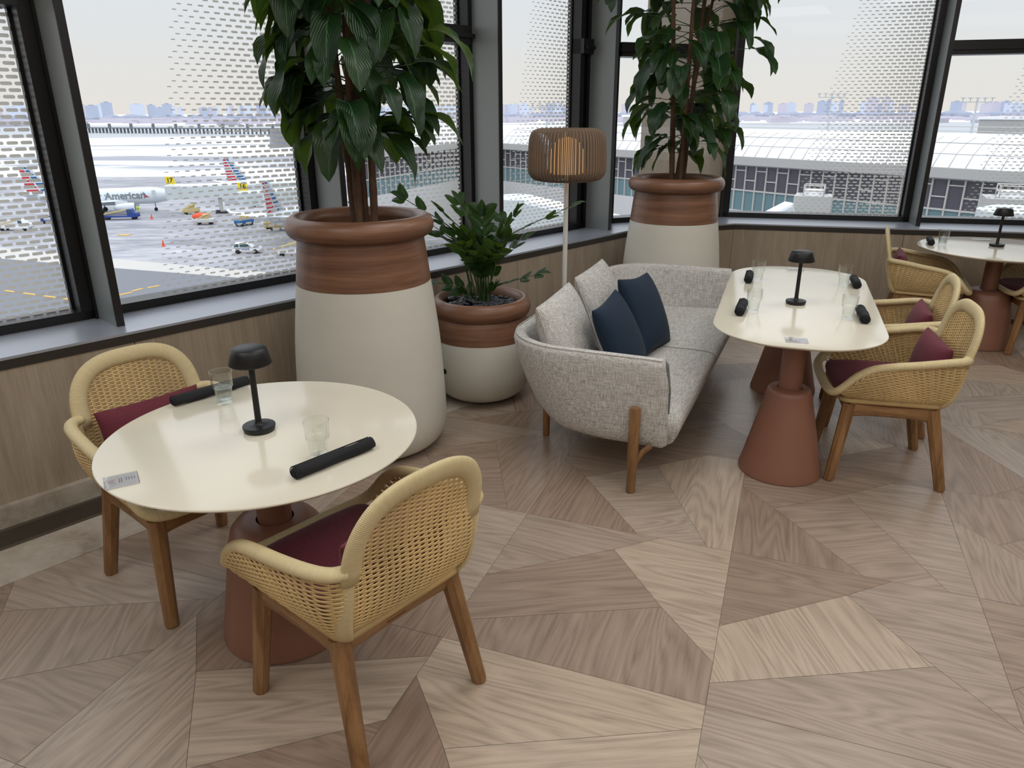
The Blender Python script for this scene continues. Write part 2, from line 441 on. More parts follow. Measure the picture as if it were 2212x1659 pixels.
# floor : polygons of wood mosaic tiles
def build_floor():
    O = Vector((.904, 2.603)); a0 = R(-20.59); T = .8919
    I = Vector((math.cos(a0), math.sin(a0))); J = Vector((-math.sin(a0), math.cos(a0)))
    a, b, c, d, e, f = (0, .44), (.67, 1), (.485, .83), (.765, .48), (1, .22), (0, .11)
    polys = [([(0, 1), a, c, b], 0), ([a, f, d, c], 1), ([b, c, d, e, (1, 1)], 2), ([f, (0, 0), (1, 0), e, d], 3)]
    rots = {-2: 2, -1: 0, 0: 1, 1: 3}
    V = []; F = []; UV = []; tones = []
    rg = random.Random(11)
    fixed = {(0, -1): (.12, .75, .5, .45), (-1, -1): (.45, .2, .72, .25), (0, 0): (.15, .4, .3, .5), (-1, 0): (.1, .6, .2, .75)}
    for j in range(-6, 6):
        for i in range(-7, 8):
            rt = rots.get(((j + 2) % 4) - 2, 0)
            ctr = O + I * ((i + .5) * T) + J * ((j + .5) * T)
            # keep the floor inside the walls
            pc = Vector((ctr.x, ctr.y, 0))
            if (pc - J0).dot(N1) > .5 or (pc - JR).dot(NR) > .6 or (pc - JA).dot(NA) > .6: continue
            for poly, k in polys:
                P = []
                for (u, v) in poly:
                    for _ in range(rt): u, v = 1 - v, u
                    P.append(O + I * ((i + u) * T) + J * ((j + v) * T))
                ce = sum(P, Vector((0, 0))) / len(P)
                A2 = sum(P[q].x * P[(q + 1) % len(P)].y - P[(q + 1) % len(P)].x * P[q].y for q in range(len(P)))
                if A2 < 0: P.reverse()
                # inset by moving each edge inward 0.7 mm
                n = len(P); Q = []
                for q in range(n):
                    p0, p1, p2 = P[q - 1], P[q], P[(q + 1) % n]
                    e1 = (p1 - p0).normalized(); e2 = (p2 - p1).normalized()
                    n1 = Vector((-e1.y, e1.x)); n2 = Vector((-e2.y, e2.x)); bs = n1 + n2
                    if bs.length < .2: bs = n1
                    bs = bs / max(.35, bs.length_squared / 2)
                    Q.append(p1 + bs * .0007)
                el = max(range(n), key=lambda q: (P[(q + 1) % n] - P[q]).length)
                g = (P[(el + 1) % n] - P[el]).normalized()
                if rg.random() < .3: g = Vector((-g.y, g.x))
                h = Vector((-g.y, g.x))
                idx = len(V)
                for p in Q: V.append((p.x, p.y, 0)); UV.append((p.dot(g), p.dot(h)))
                F.append(tuple(range(idx, idx + n)))
                tn = rg.random()
                if (i, j) in fixed: tn = fixed[(i, j)][k]
                tones.append((tn, rg.random(), rg.random(), 1))
    o = mesh('floor', V, F, M['floor'], uvs=UV, smooth=False)
    ca = o.data.color_attributes.new('tone', 'FLOAT_COLOR', 'CORNER')
    flat = []
    for p, t in zip(o.data.polygons, tones):
        for _ in p.loop_indices: flat += list(t)
    ca.data.foreach_set('color', flat)
    struct(o)
    pts = [J0 + D1 * LS + N1 * .3, J0 + D1 * LE + N1 * .3, JR + NR * .3, JR + DR * RE + NR * .3, Vector((6.6, -4, 0)), Vector((-5, -4, 0)), Vector((-5, 1.1, 0))]
    s = MB().prism([(p.x, p.y) for p in pts][::-1], -.12, -.0012).build('floor_underlay', M['joint'], smooth=False); struct(s)
    s.name = 'floor_base'
build_floor()

def poly_strip(name, mat, o0, o1, z0, z1, ls=LS, re=RE):
    """strip following the three walls between offsets o0..o1 (outward positive)"""
    def corners(o):
        def isec(p, d, q, e):
            den = d.x * e.y - d.y * e.x; w = q - p; t = (w.x * e.y - w.y * e.x) / den; return p + d * t
        a = J0 + D1 * ls + N1 * o; b = isec(J0 + N1 * o, D1, JA + NA * o, DA); c = isec(JA + NA * o, DA, JR + NR * o, DR); d = JR + DR * re + NR * o
        return [a, b, c, d]
    A = corners(o0); B = corners(o1)
    m = MB()
    for k in range(3):
        q = [A[k], A[k + 1], B[k + 1], B[k]]
        m.prism([(p.x, p.y) for p in q], z0, z1)
    o = m.build(name, mat, smooth=False); return struct(o)

poly_strip('trim_1', M['stone'], -.505, -.225, -.02, .0035)
poly_strip('trim_2', M['grille_frame'], -.225, -.2, -.02, .004)
poly_strip('trim_3', M['grille_frame'], -.06, -.035, -.02, .004)
# grille slats
g = MB()
for (o, d, n, s0, s1) in ((J0, D1, N1, LS, LE + .06), (JA, DA, NA, -.06, AE - .05), (JR, DR, NR, -.05, RE)):
    for k in range(15):
        y0 = -.198 + k * .0092
        Mx = fr(o, d, n); g.box(s0, s1, y0, y0 + .004, -.02, .003, Mx)
struct(g.build('trim_4', M['grille'], smooth=False))
poly_strip('trim_5', plain('grille_well', (14, 13, 12), .9), -.2, -.06, -.03, -.012)
poly_strip('baseboard_1', M['stone'], -.035, .02, .0, .1)
sl = poly_strip('trim_6', M['sill'], -.004, .52, ZS - .012, ZS)
poly_strip('trim_7', M['sill_edge'], -.006, .02, ZS - .052, ZS - .012)

# veneered wall panels with joints
def panel_wall(name, Mx, s0, s1, joints):
    V = []; F = []; U = []; m = MB()
    xs = [s0] + [j for j in joints if s0 < j < s1] + [s1]
    for a, b in zip(xs[:-1], xs[1:]):
        a2, b2 = a + .002, b - .002
        k = len(m.V); m.box(a2, b2, 0, .02, .1, ZS - .012, Mx)
        for v in range(k, k + 8):
            l = Mx.inverted() @ Vector(m.V[v]); m.U[v] = (l.x + a * 3.1, l.z)
    m.box(s0, s1, .021, .12, -.1, ZS - .014, Mx)
    o = m.build(name, M['panel'], smooth=False, uv=True); return struct(o)
panel_wall('wall_left', ML, LS, LE, [k * BAY for k in range(-2, 5)])
panel_wall('wall_corner', MA_, 0, AE, [AE - .01])
panel_wall('wall_right', MR, 0, RE, [1.42, 2.88, 4.3])

# windows
TR0, TR1 = 2.14, 2.25
wn = [0]; tn = [8]
def window(Mx, s0, s1, transom, frit, label_off, depth0=.38, depth1=.52, ztop=ZT):
    """opening s0..s1 in wall frame; frame members + pane child"""
    wn[0] += 1
    m = MB(); y0, y1 = depth0, depth1; b = .055
    m.box(s0, s1, y0, y1, ZS - .01, ZS + .045, Mx)
    m.box(s0, s1, y0, y1, ztop - .06, ztop, Mx)
    m.box(s0, s0 + b, y0, y1, ZS, ztop, Mx); m.box(s1 - b, s1, y0, y1, ZS, ztop, Mx)
    # inner glazing bead, slightly lighter reveal
    m.box(s0 + b, s0 + b + .012, y1 - .05, y1 - .02, ZS + .04, ztop - .05, Mx); m.box(s1 - b - .012, s1 - b, y1 - .05, y1 - .02, ZS + .04, ztop - .05, Mx)
    if transom:
        m.box(s0 + b, s1 - b, y0 - .03, y1, TR0, TR1, Mx)
        m.box(s0 + b - .02, s1 - b + .02, y0 - .05, y0 - .028, TR0 + .035, TR0 + .06, Mx)
    o = m.build('window_%d' % wn[0], M['black'], smooth=False); struct(o)
    mi = MB(); yy = y1 - .035
    for (za, zb) in ([(ZS + .04, TR0 + .005), (TR1 - .005, ztop - .05)] if transom else [(ZS + .04, ztop - .05)]):
        V = [Mx @ Vector(p) for p in ((s0 + .05, yy, za), (s1 - .05, yy, za), (s1 - .05, yy, zb), (s0 + .05, yy, zb))]
        mi.add(V, [(0, 1, 2, 3)], [(s0 + .05 - label_off, za), (s1 - .05 - label_off, za), (s1 - .05 - label_off, zb), (s0 + .05 - label_off, zb)])
    mi.build('pane', frit, o, smooth=False, uv=True)
    return o
def fin(Mx, s, th=.034, y0=.13, y1=.40):
    tn[0] += 1
    o = MB().box(s - th / 2, s + th / 2, y0 + .006, y1, ZS, ZT, Mx).build('trim_%d' % tn[0], M['fin'], smooth=False); struct(o)
    MB().box(s - th / 2 - .001, s + th / 2 + .001, y0, y0 + .008, ZS, ZT, Mx).build('edge', M['fin_edge'], o, smooth=False)
for k in range(-2, 4):
    s0, s1 = k * BAY, (k + 1) * BAY
    e = s1 - .015
    if k == 3: e = LE + .0
    window(ML, s0 + .03, e - .015 if k < 3 else LE - .22, (k % 2) != 0, FR['L'], s0)
for k in range(-1, 4):
    tn[0] += 1
    fin(ML, k * BAY - (.0 if k < 1 else .03 if k > 1 else .015))
    struct(MB().box(k * BAY - .03, k * BAY + .035, .36, .52, ZS, ZT, ML).build('trim_%d' % (tn[0] + 20), M['black'], smooth=False))
# corner mullions (left wall / corner wall and corner wall / right wall)
def corner_post(name, p, r=.12, mat='black'):
    pts = [(p.x + r * math.cos(a), p.y + r * math.sin(a)) for a in [k * PI / 4 + .3 for k in range(8)]]
    struct(MB().prism(pts, ZS - .01, ZT).build(name, M[mat], smooth=False))
def isec(p, d, q, e):
    den = d.x * e.y - d.y * e.x; w = q - p; t = (w.x * e.y - w.y * e.x) / den; return p + d * t
pA = isec(J0 + N1 * .46, D1, JA + NA * .48, DA); pB = isec(JA + NA * .48, DA, JR + NR * .48, DR)
corner_post('trim_40', pA, .085, 'fin_edge'); corner_post('trim_41', pB, .07, 'fin_edge')
window(MA_, (pA - JA).dot(DA) + .06, (pB - JA).dot(DA) - .03, True, FR['A'], 0, .42, .58)
window(MR, (pB - JR).dot(DR) + .03, 1.54, False, FR['R'], 0, .42, .58)
window(MR, 1.57, 3.02, True, FR['R2'], 1.42, .42, .58)
window(MR, 3.05, RE, False, FR['R'], 2.95, .42, .58)
fin(MR, 1.555, .034, .16, .44); fin(MR, 3.035, .034, .16, .44)
# translucent beige panel standing in the corner window
b = MB().box(.28, 1.17, .40, .402, ZS + .02, ZT - .05, MA_).build('sheer_panel', M['beige_panel'], smooth=False)
tag(b, 'sheer beige panel standing in the corner window behind the far tall planter', 'beige_panel')
# ceiling, back and side walls (outside the frame)
ov = [(J0 + D1 * LS + N1 * .9), J0 + D1 * LE + N1 * .9, JR + NR * .9, JR + DR * RE + NR * .9, Vector((6.6, -4.1, 0)), Vector((-5, -4.1, 0)), Vector((-5, 1.1, 0))]
struct(MB().prism([(p.x, p.y) for p in ov][::-1], ZT, ZT + .15).build('ceiling', M['ceiling'], smooth=False))
struct(MB().box(-5.1, 6.7, -4.15, -4.0, -.1, ZT).build('wall_back', M['backwall'], smooth=False))
pe = JR + DR * RE
struct(MB().prism([(pe.x + .35, pe.y + .5), (pe.x + .25, pe.y + .5), (6.6, -4), (6.7, -4)], -.1, ZT).build('wall_far_right', M['backwall'], smooth=False))
pl = J0 + D1 * LS
struct(MB().prism([(-5.1, -4), (-5.0, -4), (-5., 1.2), (-5.1, 1.2)], -.1, ZT).build('wall_far_left', M['backwall'], smooth=False))
struct(MB().prism([(-5.1, 1.15), (pl.x - .3, pl.y + .35), (pl.x - .35, pl.y + .4), (-5.1, 1.25)], -.1, ZT).build('wall_left_end', M['backwall'], smooth=False))

# ---------------------------------------------------------------- chair
def build_chair():
    t = thing('wicker_armchair', '', 'chair')
    HB = (-.272, .224, .655)
    armP = [HB, (-.245, .262, .655), (-.18, .284, .651), (-.06, .289, .632), (.05, .289, .616), (.13, .287, .596), (.19, .283, .556), (.232, .274, .506), (.258, .258, .474), (.276, .22, .456), (.286, .13, .450), (.288, 0, .449)]
    full = armP + [(x, -y, z) for x, y, z in armP[-2::-1]]
    path = catmull(full, 7)
    up = []
    for p in path: up.append(Vector((0, 0, 1)) if abs(p.y) < .27 and p.x > .2 else Vector((0, 0, 1)))
    m = MB().tube(path, .0185, 12, up=up, rb=.023); m.build('arm_rim', M['wrap'], t, uv=True)
    # hoop
    hp = []
    for k in range(61):
        a = PI * k / 60; c, s = math.cos(a), math.sin(a)
        y = .216 * math.copysign(abs(c) ** (2 / 3.0), c); z = .652 + .187 * abs(s) ** (2 / 2.4)
        hp.append(Vector((-.272 - .045 * (z - .652) / .187, y, z)))
    hp = [Vector((-.268, .216, .62))] + hp + [Vector((-.268, -.216, .62))]
    m = MB().tube(hp, .0155, 12, up=Vector((1, 0, .2)), rb=.031); m.build('back_rim', M['wrap'], t, uv=True)
    # shell surface : columns of (top,bottom)
    arm = catmull(armP[:9], 12); half = []
    n = len(arm)
    def bot_side(q):  # q 0 back corner .. 1 front
        P = catmull([(-.215, .215, .42), (-.19, .236, .42), (-.05, .242, .421), (.1, .243, .423), (.205, .243, .43)], 20)
        i = q * (len(P) - 1); k = min(int(i), len(P) - 2); return P[k].lerp(P[k + 1], i - k)
    cols = []
    NS = 74
    for k in range(NS + 1):           # left front tip -> left back corner
        q = 1 - k / NS; i = q * (n - 1); a = min(int(i), n - 2)
        cols.append((arm[a].lerp(arm[a + 1], i - a), bot_side(q)))
    NBk = 62
    for k in range(1, NBk):
        y = .216 * (1 - 2 * k / NBk)
        zt = .652 + .187 * (1 - abs(y / .216) ** 3) ** (1 / 2.4)
        bx = -.222 - .012 * (1 - (y / .216) ** 2)
        cols.append((Vector((-.272 - .045 * (zt - .652) / .187, y, zt)), Vector((bx, y * .99, .42))))
    cols += [(Vector((T.x, -T.y, T.z)), Vector((B.x, -B.y, B.z))) for T, B in cols[NS::-1]]
    # arc length
    S = [0]
    for a, b2 in zip(cols[:-1], cols[1:]): S.append(S[-1] + max(.002, ((a[1] - b2[1]).length * .6 + (Vector((a[0].x - b2[0].x, a[0].y - b2[0].y, 0))).length * .4)))
    def pt(i, h, off=0):
        T, B = cols[i]; tz = max(.001, T.z - B.z); f = (h - B.z) / tz
        p = B.lerp(T, f)
        a, b2 = cols[max(0, i - 1)][1], cols[min(len(cols) - 1, i + 1)][1]
        tg = (b2 - a); tg.z = 0
        nn = Vector((tg.y, -tg.x, 0)); nn = -nn.normalized() if nn.length > 1e-6 else Vector((-1, 0, 0))
        if nn.dot(Vector((p.x + .02, p.y, 0))) < 0: nn = -nn
        hh = min(max(f * tz / .24, 0), 1)
        bulge = .022 * math.sin(PI * min(1, hh)) - .03 * max(0, 1 - (h - B.z) / .045) ** 2
        return p + nn * (bulge + off)
    m = MB(); W = .0232; h = .424; row = 0
    while h < .842:
        run = []
        for i in range(len(cols)):
            T, B = cols[i]
            if h < T.z - .008 and h > B.z - .002:
                run.append(pt(i, h, .0026 * math.cos(PI * S[i] / W + PI * row)))
            else:
                if len(run) > 3: m.tube(run, .0029, 5, cap=False, up=Vector((0, 0, 1)), rb=.0024)
                run = []
        if len(run) > 3: m.tube(run, .0029, 5, cap=False, up=Vector((0, 0, 1)), rb=.0024)
        h += .0068; row += 1
    k = .5
    while k * W < S[-1]:
        s = k * W; i = next((q for q in range(len(S)) if S[q] >= s), len(S) - 1)
        T, B = cols[i]; pts = [pt(i, B.z + (T.z - B.z) * q / 12) for q in range(13)]
        m.tube(pts, .003, 5, cap=False); k += 1
    m.build('woven_shell', M['weave'], t)
    # wrapped rear corner posts
    for sg in (1, -1):
        pts = [Vector((-.268, sg * .222, .66)), Vector((-.262, sg * .232, .6)), Vector((-.252, sg * .234, .53)), Vector((-.236, sg * .228, .46)), Vector((-.212, sg * .212, .418))]
        pts = catmull(pts, 5)
        MB().tube(pts, .010, 10, up=Vector((-1, sg * 1, 0)), rb=.024).build('corner_wrap', M['wrap'], t, uv=True)
    # pan under the seat
    o = MB().prism([(x, y) for x, y in rrect(.46, .46, .05, 6, .005, 0)], .408, .43).build('seat_pan', M['weave'], t)
    # timber frame
    ft = {1: (.185, .205), -1: (-.175, .203)}; ff = {1: (.232, .238), -1: (-.267, .238)}
    for fx in (1, -1):
        for sy in (1, -1):
            tx, ty = ft[fx]; bx, by = ff[fx]
            top = Vector((tx, sy * ty, .398)); foot = Vector((bx, sy * by, 0))
            ps = [foot, foot.lerp(top, .015), foot.lerp(top, .5), top]
            MB().tube(ps, [.0215, .0245, .0275, .031], 8, up=Vector((1, sy * .42, 0))).build('leg', M['oak'], t, smooth=False)
    def rail(p, q, w=.021, hh=.036):
        p, q = Vector(p), Vector(q); mid = (p + q) / 2
        ps = [p, p.lerp(q, .12), p.lerp(q, .25), mid, p.lerp(q, .75), p.lerp(q, .88), q]
        m = MB(); m.tube(ps, [hh * 1.25, hh * 1.02, hh * .92, hh * .88, hh * .92, hh * 1.02, hh * 1.25], 8, up=Vector((0, 0, 1)), rb=w)
        return m
    zr = .373
    for a, b2, nm in (((.185, .205, zr), (-.175, .203, zr), 'side_rail'), ((.185, -.205, zr), (-.175, -.203, zr), 'side_rail'), ((.185, .205, zr), (.185, -.205, zr), 'front_rail'), ((-.175, .203, zr), (-.175, -.203, zr), 'back_rail')):
        rl = rail(a, b2).build(nm, M['oak_rail'], t, ang=30)
    MB().prism([(x, y) for x, y in rrect(.075, .02, .008, 4)], 0, .002, Matrix.Translation((-.193, .02, zr)) @ Matrix.Rotation(R(-90), 4, 'Y') @ Matrix.Rotation(R(90), 4, 'Z')).build('maker_plate', plain('plate_wood', (132, 90, 48), .4), t)
    # seat cushion
    def ring(z, ins):
        pts = catmull([(.255 - ins, 0, z), (.25 - ins, .14, z), (.225 - ins, .215 - ins, z), (.1, .232 - ins, z), (-.08, .226 - ins, z), (-.185 + ins * .4, .2 - ins, z), (-.215 + ins, .12, z), (-.222 + ins, 0, z), (-.215 + ins, -.12, z), (-.185 + ins * .4, -.2 + ins, z), (-.08, -.226 + ins, z), (.1, -.232 + ins, z), (.225 - ins, -.215 + ins, z), (.25 - ins, -.14, z)], 4, closed=True)
        return pts
    rings = [ring(.434, .03), ring(.438, .008), ring(.452, 0), ring(.468, .001), ring(.482, .012), ring(.490, .035)]
    top = [p.copy() for p in ring(.494, .08)]; rings.append(top)
    MB().stack(rings).build('seat_cushion', M['maroon'], t)
    # lumbar cushion
    pm = Matrix.Translation((-.185, 0, .575)) @ Matrix.Rotation(R(-12), 4, 'Y') @ Matrix.Rotation(R(90), 4, 'Z') @ Matrix.Rotation(R(90), 4, 'X')
    pillow(.395, .23, .11, 'back_cushion', M['maroon'], t, pm)
    return t

def pillow(w, h, th, name, mat, parent=None, Mx=None, corner=.16, n=22, puff=2.2):
    """knife-edge pillow in local XY plane, thickness Z"""
    V = []; F = []
    for sd in (1, -1):
        for j in range(n + 1):
            for i in range(n + 1):
                u = -1 + 2 * i / n; v = -1 + 2 * j / n
                u = math.sin(u * PI / 2); v = math.sin(v * PI / 2)
                e = (1 - abs(u) ** puff) * (1 - abs(v) ** puff); z = sd * th / 2 * max(0, e) ** .42
                x = u * w / 2 * (1 - corner * (1 - v * v) * .35 * abs(u)); y = v * h / 2 * (1 - corner * (1 - u * u) * .35 * abs(v))
                V.append(Vector((x, y, z)))
    N = (n + 1) ** 2
    for j in range(n):
        for i in range(n):
            a = j * (n + 1) + i
            F.append((a, a + 1, a + n + 2, a + n + 1)); F.append((N + a, N + a + n + 1, N + a + n + 2, N + a + 1))
    if Mx: V = [Mx @ v for v in V]
    return mesh(name, V, F, mat, parent)

chair = build_chair()
CHS = [((-.465, 1.868), 139.7, 'honey wicker armchair nearest the camera, seen from behind at the near round table'),
       ((-1.234, 2.480), -40.1, 'honey wicker armchair with maroon cushions between the near round table and the left wall'),
       ((1.838, 3.406), 166.4, 'wicker armchair at the near corner of the oval table, wholly in view from the side'),
       ((2.10, 4.03), 159, 'wicker armchair at the far corner of the oval table, partly hidden by the nearer one'),
       ((3.17, 5.55), -26, 'wicker armchair against the right wall facing the far round table, seen side on'),
       ((3.96, 5.36), 166, 'wicker armchair cut off by the right edge beside the far round table')]
for k, (c, a, lb) in enumerate(CHS):
    o = chair if k == 0 else copy_tree(chair)
    o.location = (c[0], c[1], 0); o.rotation_euler = (0, 0, R(a))
    relabel(o, lb, 'wicker armchairs at the tables')

# ---------------------------------------------------------------- tables
def bell(t, x, y, kind):
    if kind == 'round':
        prof = [(0, 0), (.205, 0), (.217, .004), (.2175, .02), (.205, .09), (.186, .2), (.168, .31), (.157, .37), (.147, .405), (.130, .425), (.1, .432), (.062, .433)]
        nr = .056
    else:
        prof = [(0, 0), (.195, 0), (.2, .004), (.2, .015), (.188, .06), (.165, .16), (.133, .3), (.108, .41), (.103, .43), (.093, .441), (.057, .442)]
        nr = .054
    o = MB().lathe(prof, 56, (x, y, 0)).build('pedestal', M['terracotta'], t, ang=50)
    MB().lathe([(nr, .425), (nr, .69), (nr + .001, .715)], 32, (x, y, 0)).build('column', M['terracotta'], t, ang=50)
def table_round(c, r, lab):
    t = thing('round_table', lab, 'table', (c[0], c[1], 0), 0, None)
    bell(t, 0, 0, 'round')
    zt = .74
    MB().lathe([(0, zt - .026), (r - .05, zt - .026), (r - .012, zt - .014), (r - .002, zt - .008), (r, zt - .004), (r - .0015, zt - .001), (r - .006, zt), (0, zt)], 120).build('tabletop', M['tabletop'], t, ang=50)
    MB().lathe([(0, zt - .05), (r * .55, zt - .05), (r * .6, zt - .026), (0, zt - .026)], 64).build('mounting_plate', M['black'], t, ang=40)
    return t
T1 = table_round((-.80, 2.164), .49, 'cream round table on a terracotta bell pedestal nearest the camera, on the left')
T3 = table_round((3.62, 5.47), .535, 'cream round table at the far right beside the right window wall')
def stadium(L, W, r, n=16):
    return rrect(L, W, r, n)
t2 = thing('oval_table', 'cream oval table on two terracotta cone pedestals in front of the sofa', 'table', (1.562, 3.925, 0), R(70.2))
zt = .74; m = MB()
rings = []
for z, ins in ((zt - .026, .05), (zt - .014, .012), (zt - .008, .002), (zt - .004, 0), (zt - .001, .0015), (zt, .006)):
    rings.append([Vector((x, y, z)) for x, y in stadium(1.86 - 2 * ins, .785 - 2 * ins, .35 - ins, 16)])
m.stack(rings).build('tabletop', M['tabletop'], t2, ang=45)
MB().prism(stadium(1.45, .4, .19, 10), zt - .05, zt - .026).build('mounting_plate', M['black'], t2, ang=40)
bell(t2, -.608, 0, 'oval'); bell(t2, .608, 0, 'oval')

# table lamps
def table_lamp():
    t = thing('table_lamp', '', 'lamp')
    MB().lathe([(0, 0), (.047, 0), (.049, .002), (.052, .016), (.051, .019), (.04, .021), (.016, .0215), (.012, .025), (.0105, .035)], 40).build('base', M['black_metal'], t, ang=50)
    MB().lathe([(.0105, .022), (.0098, .1), (.0095, .236)], 20, cap=True).build('pole', M['black_metal'], t, ang=50)
    MB().lathe([(.0098, .232), (.03, .236), (.061, .229), (.0655, .228), (.067, .231), (.056, .268), (.053, .276), (.046, .281), (0, .282)], 40).build('shade', M['black_metal'], t, ang=60)
    return t
lamp = table_lamp()
for k, (x, y, lb) in enumerate([(-.822, 2.19, 'black mushroom table lamp on the near round table'), (1.515, 3.823, 'black mushroom table lamp in the middle of the oval table'), (3.655, 5.545, 'black mushroom table lamp on the far round table at the right')]):
    o = lamp if k == 0 else copy_tree(lamp); o.location = (x, y, .7402); relabel(o, lb, 'black table lamps')

# tumblers
def tumbler():
    n = 60; V = []; F = []
    def flute(a, k): return 1 - k * (.5 - .5 * math.cos(10 * a))
    outer = [(.0265, 0, 0), (.0275, .003, .01), (.0285, .02, .05), (.031, .055, .05), (.0325, .0605, .03), (.0365, .064, .02), (.037, .068, .04), (.0385, .112, .03), (.039, .118, 0), (.0385, .1195, 0)]
    inner = [(.0375, .1195, 0), (.037, .112, 0), (.0352, .068, 0), (.0315, .06, 0), (.0285, .04, 0), (.026, .014, 0), (.02, .011, 0), (.001, .0105, 0)]
    prof = [(.001, 0, 0)] + outer + inner
    for (r, z, k) in prof:
        for i in range(n):
            a = 2 * PI * i / n; rr = r * flute(a, k); V.append((rr * math.cos(a), rr * math.sin(a), z))
    for k in range(len(prof) - 1):
        for i in range(n):
            j = (i + 1) % n; F.append((k * n + i, k * n + j, (k + 1) * n + j, (k + 1) * n + i))
    o = mesh('drinking_glass', V, F, M['tumbler']); sharp(o, 50); return o
gl = tumbler()
GL = [(-1.022, 2.43, 'fluted glass half full of water beside the table lamp on the near round table', 1), (-.578, 1.99, 'empty fluted glass behind the front napkin roll on the near round table', 0),
      (1.49, 4.39, 'empty fluted glass at the far left corner of the oval table', 0), (1.235, 3.655, 'empty fluted glass at the near left corner of the oval table', 0),
      (1.948, 4.245, 'empty fluted glass at the far right corner of the oval table', 0), (1.66, 3.515, 'empty fluted glass at the near right corner of the oval table', 0),
      (3.28, 5.61, 'fluted glass with water beside the black napkin on the far round table', 1)]
for k, (x, y, lb, w) in enumerate(GL):
    o = gl if k == 0 else copy_tree(gl); o.location = (x, y, .7403)
    tag(o, lb, 'glass', 'fluted drinking glasses')
for k, (x, y, lb, w) in enumerate(GL):
    if w:
        host = [q for q in COL.objects if q.get('label') == lb][0]
        MB().lathe([(.001, .0112), (.0195, .0117), (.0255, .0145), (.0278, .04), (.0305, .0585), (.0305, .0586), (.001, .0586)], 40).build('water', M['water'], host, ang=50)

# napkin rolls
def napkin():
    m = MB(); L = .252; n = 22; rings = []
    for k in range(n + 1):
        x = -L / 2 + L * k / n; ring = []
        for i in range(20):
            a = 2 * PI * i / 20; r = .0185 + .001 * math.sin(3 * a + x * 30) + .0008 * math.sin(x * 55 + a)
            if k in (0, n): r *= .93
            ring.append(Vector((x, r * math.cos(a), r * .92 * math.sin(a) + .0175)))
        rings.append(ring)
    m.stack(rings)
    # overlapping outer flap and spiral end
    fl = [Vector((x, .0188 * math.cos(a), .0182 * math.sin(a) + .0178)) for a in (R(20), R(45), R(70)) for x in (-L / 2 + .004, L / 2 - .004)]
    o = m.build('napkin_roll', M['black_cloth'])
    for e in (-1, 1):
        sp = MB()
        pts = [Vector((e * (L / 2 + .001), .0035 + (.003 + .0018 * a / 1.0) * math.cos(a), .0175 + (.003 + .0018 * a) * math.sin(a))) for a in [q * .35 for q in range(22)]]
        sp.tube(pts, .0013, 6, up=Vector((1, 0, 0)))
        sp.build('rolled_end', M['black_cloth'], o)
    f = MB(); pts = [Vector((x, .019 * math.cos(R(40)) + .001, .019 * math.sin(R(40)) + .018)) for x in (-L / 2 + .002, 0, L / 2 - .002)]
    f.tube(pts, .0022, 6); f.build('hem', M['black_cloth'], o)
    return o
nk = napkin()
def dirpx(p, q): return math.atan2(q[1] - p[1], q[0] - p[0])
NK = [((-1.19, 2.395), (-1.0, 2.61), 'long black napkin roll behind the water glass on the near round table', 1.0),
      ((-.612, 1.845), (-.43, 2.05), 'long black napkin roll in front of the empty glass on the near round table', 1.0),
      ((1.406, 4.306), (1.474, 4.494), 'black napkin roll at the far left corner of the oval table', .75), ((1.139, 3.568), (1.221, 3.772), 'black napkin roll at the near left corner of the oval table', .75),
      ((1.989, 4.155), (2.051, 4.345), 'black napkin roll at the far right corner of the oval table', .75), ((1.701, 3.415), (1.769, 3.625), 'black napkin roll at the near right corner of the oval table', .75),
      ((3.179, 5.579), (3.261, 5.761), 'black napkin roll at the left end of the far round table', .75)]
for k, (p, q, lb, s) in enumerate(NK):
    o = nk if k == 0 else copy_tree(nk)
    o.location = ((p[0] + q[0]) / 2, (p[1] + q[1]) / 2, .7402); o.rotation_euler = (0, 0, dirpx(p, q))
    L = math.hypot(p[0] - q[0], p[1] - q[1]); s1 = 1.3 if s < 1 else 1.05
    o.scale = (max(.6, L / .252), s1, s1)
    tag(o, lb, 'napkin', 'black napkin rolls')

# acrylic table cards
def card(x, y, rz, lb, w=.13, d=.062):
    t = thing('table_card', lb, 'card', (x, y, .7402), rz, 'acrylic cards on the tables')
    MB().bbox(-w / 2, w / 2, -d / 2, d / 2, .0008, .004, .0006).build('acrylic_sheet', M['acrylic'], t, smooth=False)
    MB().box(-w / 2 + .004, w / 2 - .002, -d / 2 + .002, d / 2 - .002, 0, .0008).build('paper', M['white_acryl'], t, smooth=False)
    pr = MB(); pb = MB(); rg = random.Random(3)
    for k in range(4): pb.box(.012 + k * .007, .0135 + k * .007, -.004, .022 - rg.random() * .01, .0008, .001)
    for k in range(4): pr.box(-.036 + rg.random() * .004, -.014 - rg.random() * .006, .012 - k * .007, .0135 - k * .007, .0008, .001)
    for k in range(2): pr.box(-.006 + k * .006, -.0045 + k * .006, -.012, .02, .0008, .001)
    pb.build('blue_print', M['print_blue'], t, smooth=False); pr.build('red_print', M['print_red'], t, smooth=False)
    return t
card(-1.098, 1.841, R(30.6), 'acrylic card with blue and red print at the left rim of the near table', .088, .085)
card(1.276, 3.155, R(-14), 'small acrylic card at the near end of the oval table', .095, .085)
card(1.84, 4.72, R(-14), 'small acrylic card at the far end of the oval table behind the lamp', .1, .06)
card(3.72, 5.84, R(-14), 'small acrylic card on the window side of the far round table', .13, .06)

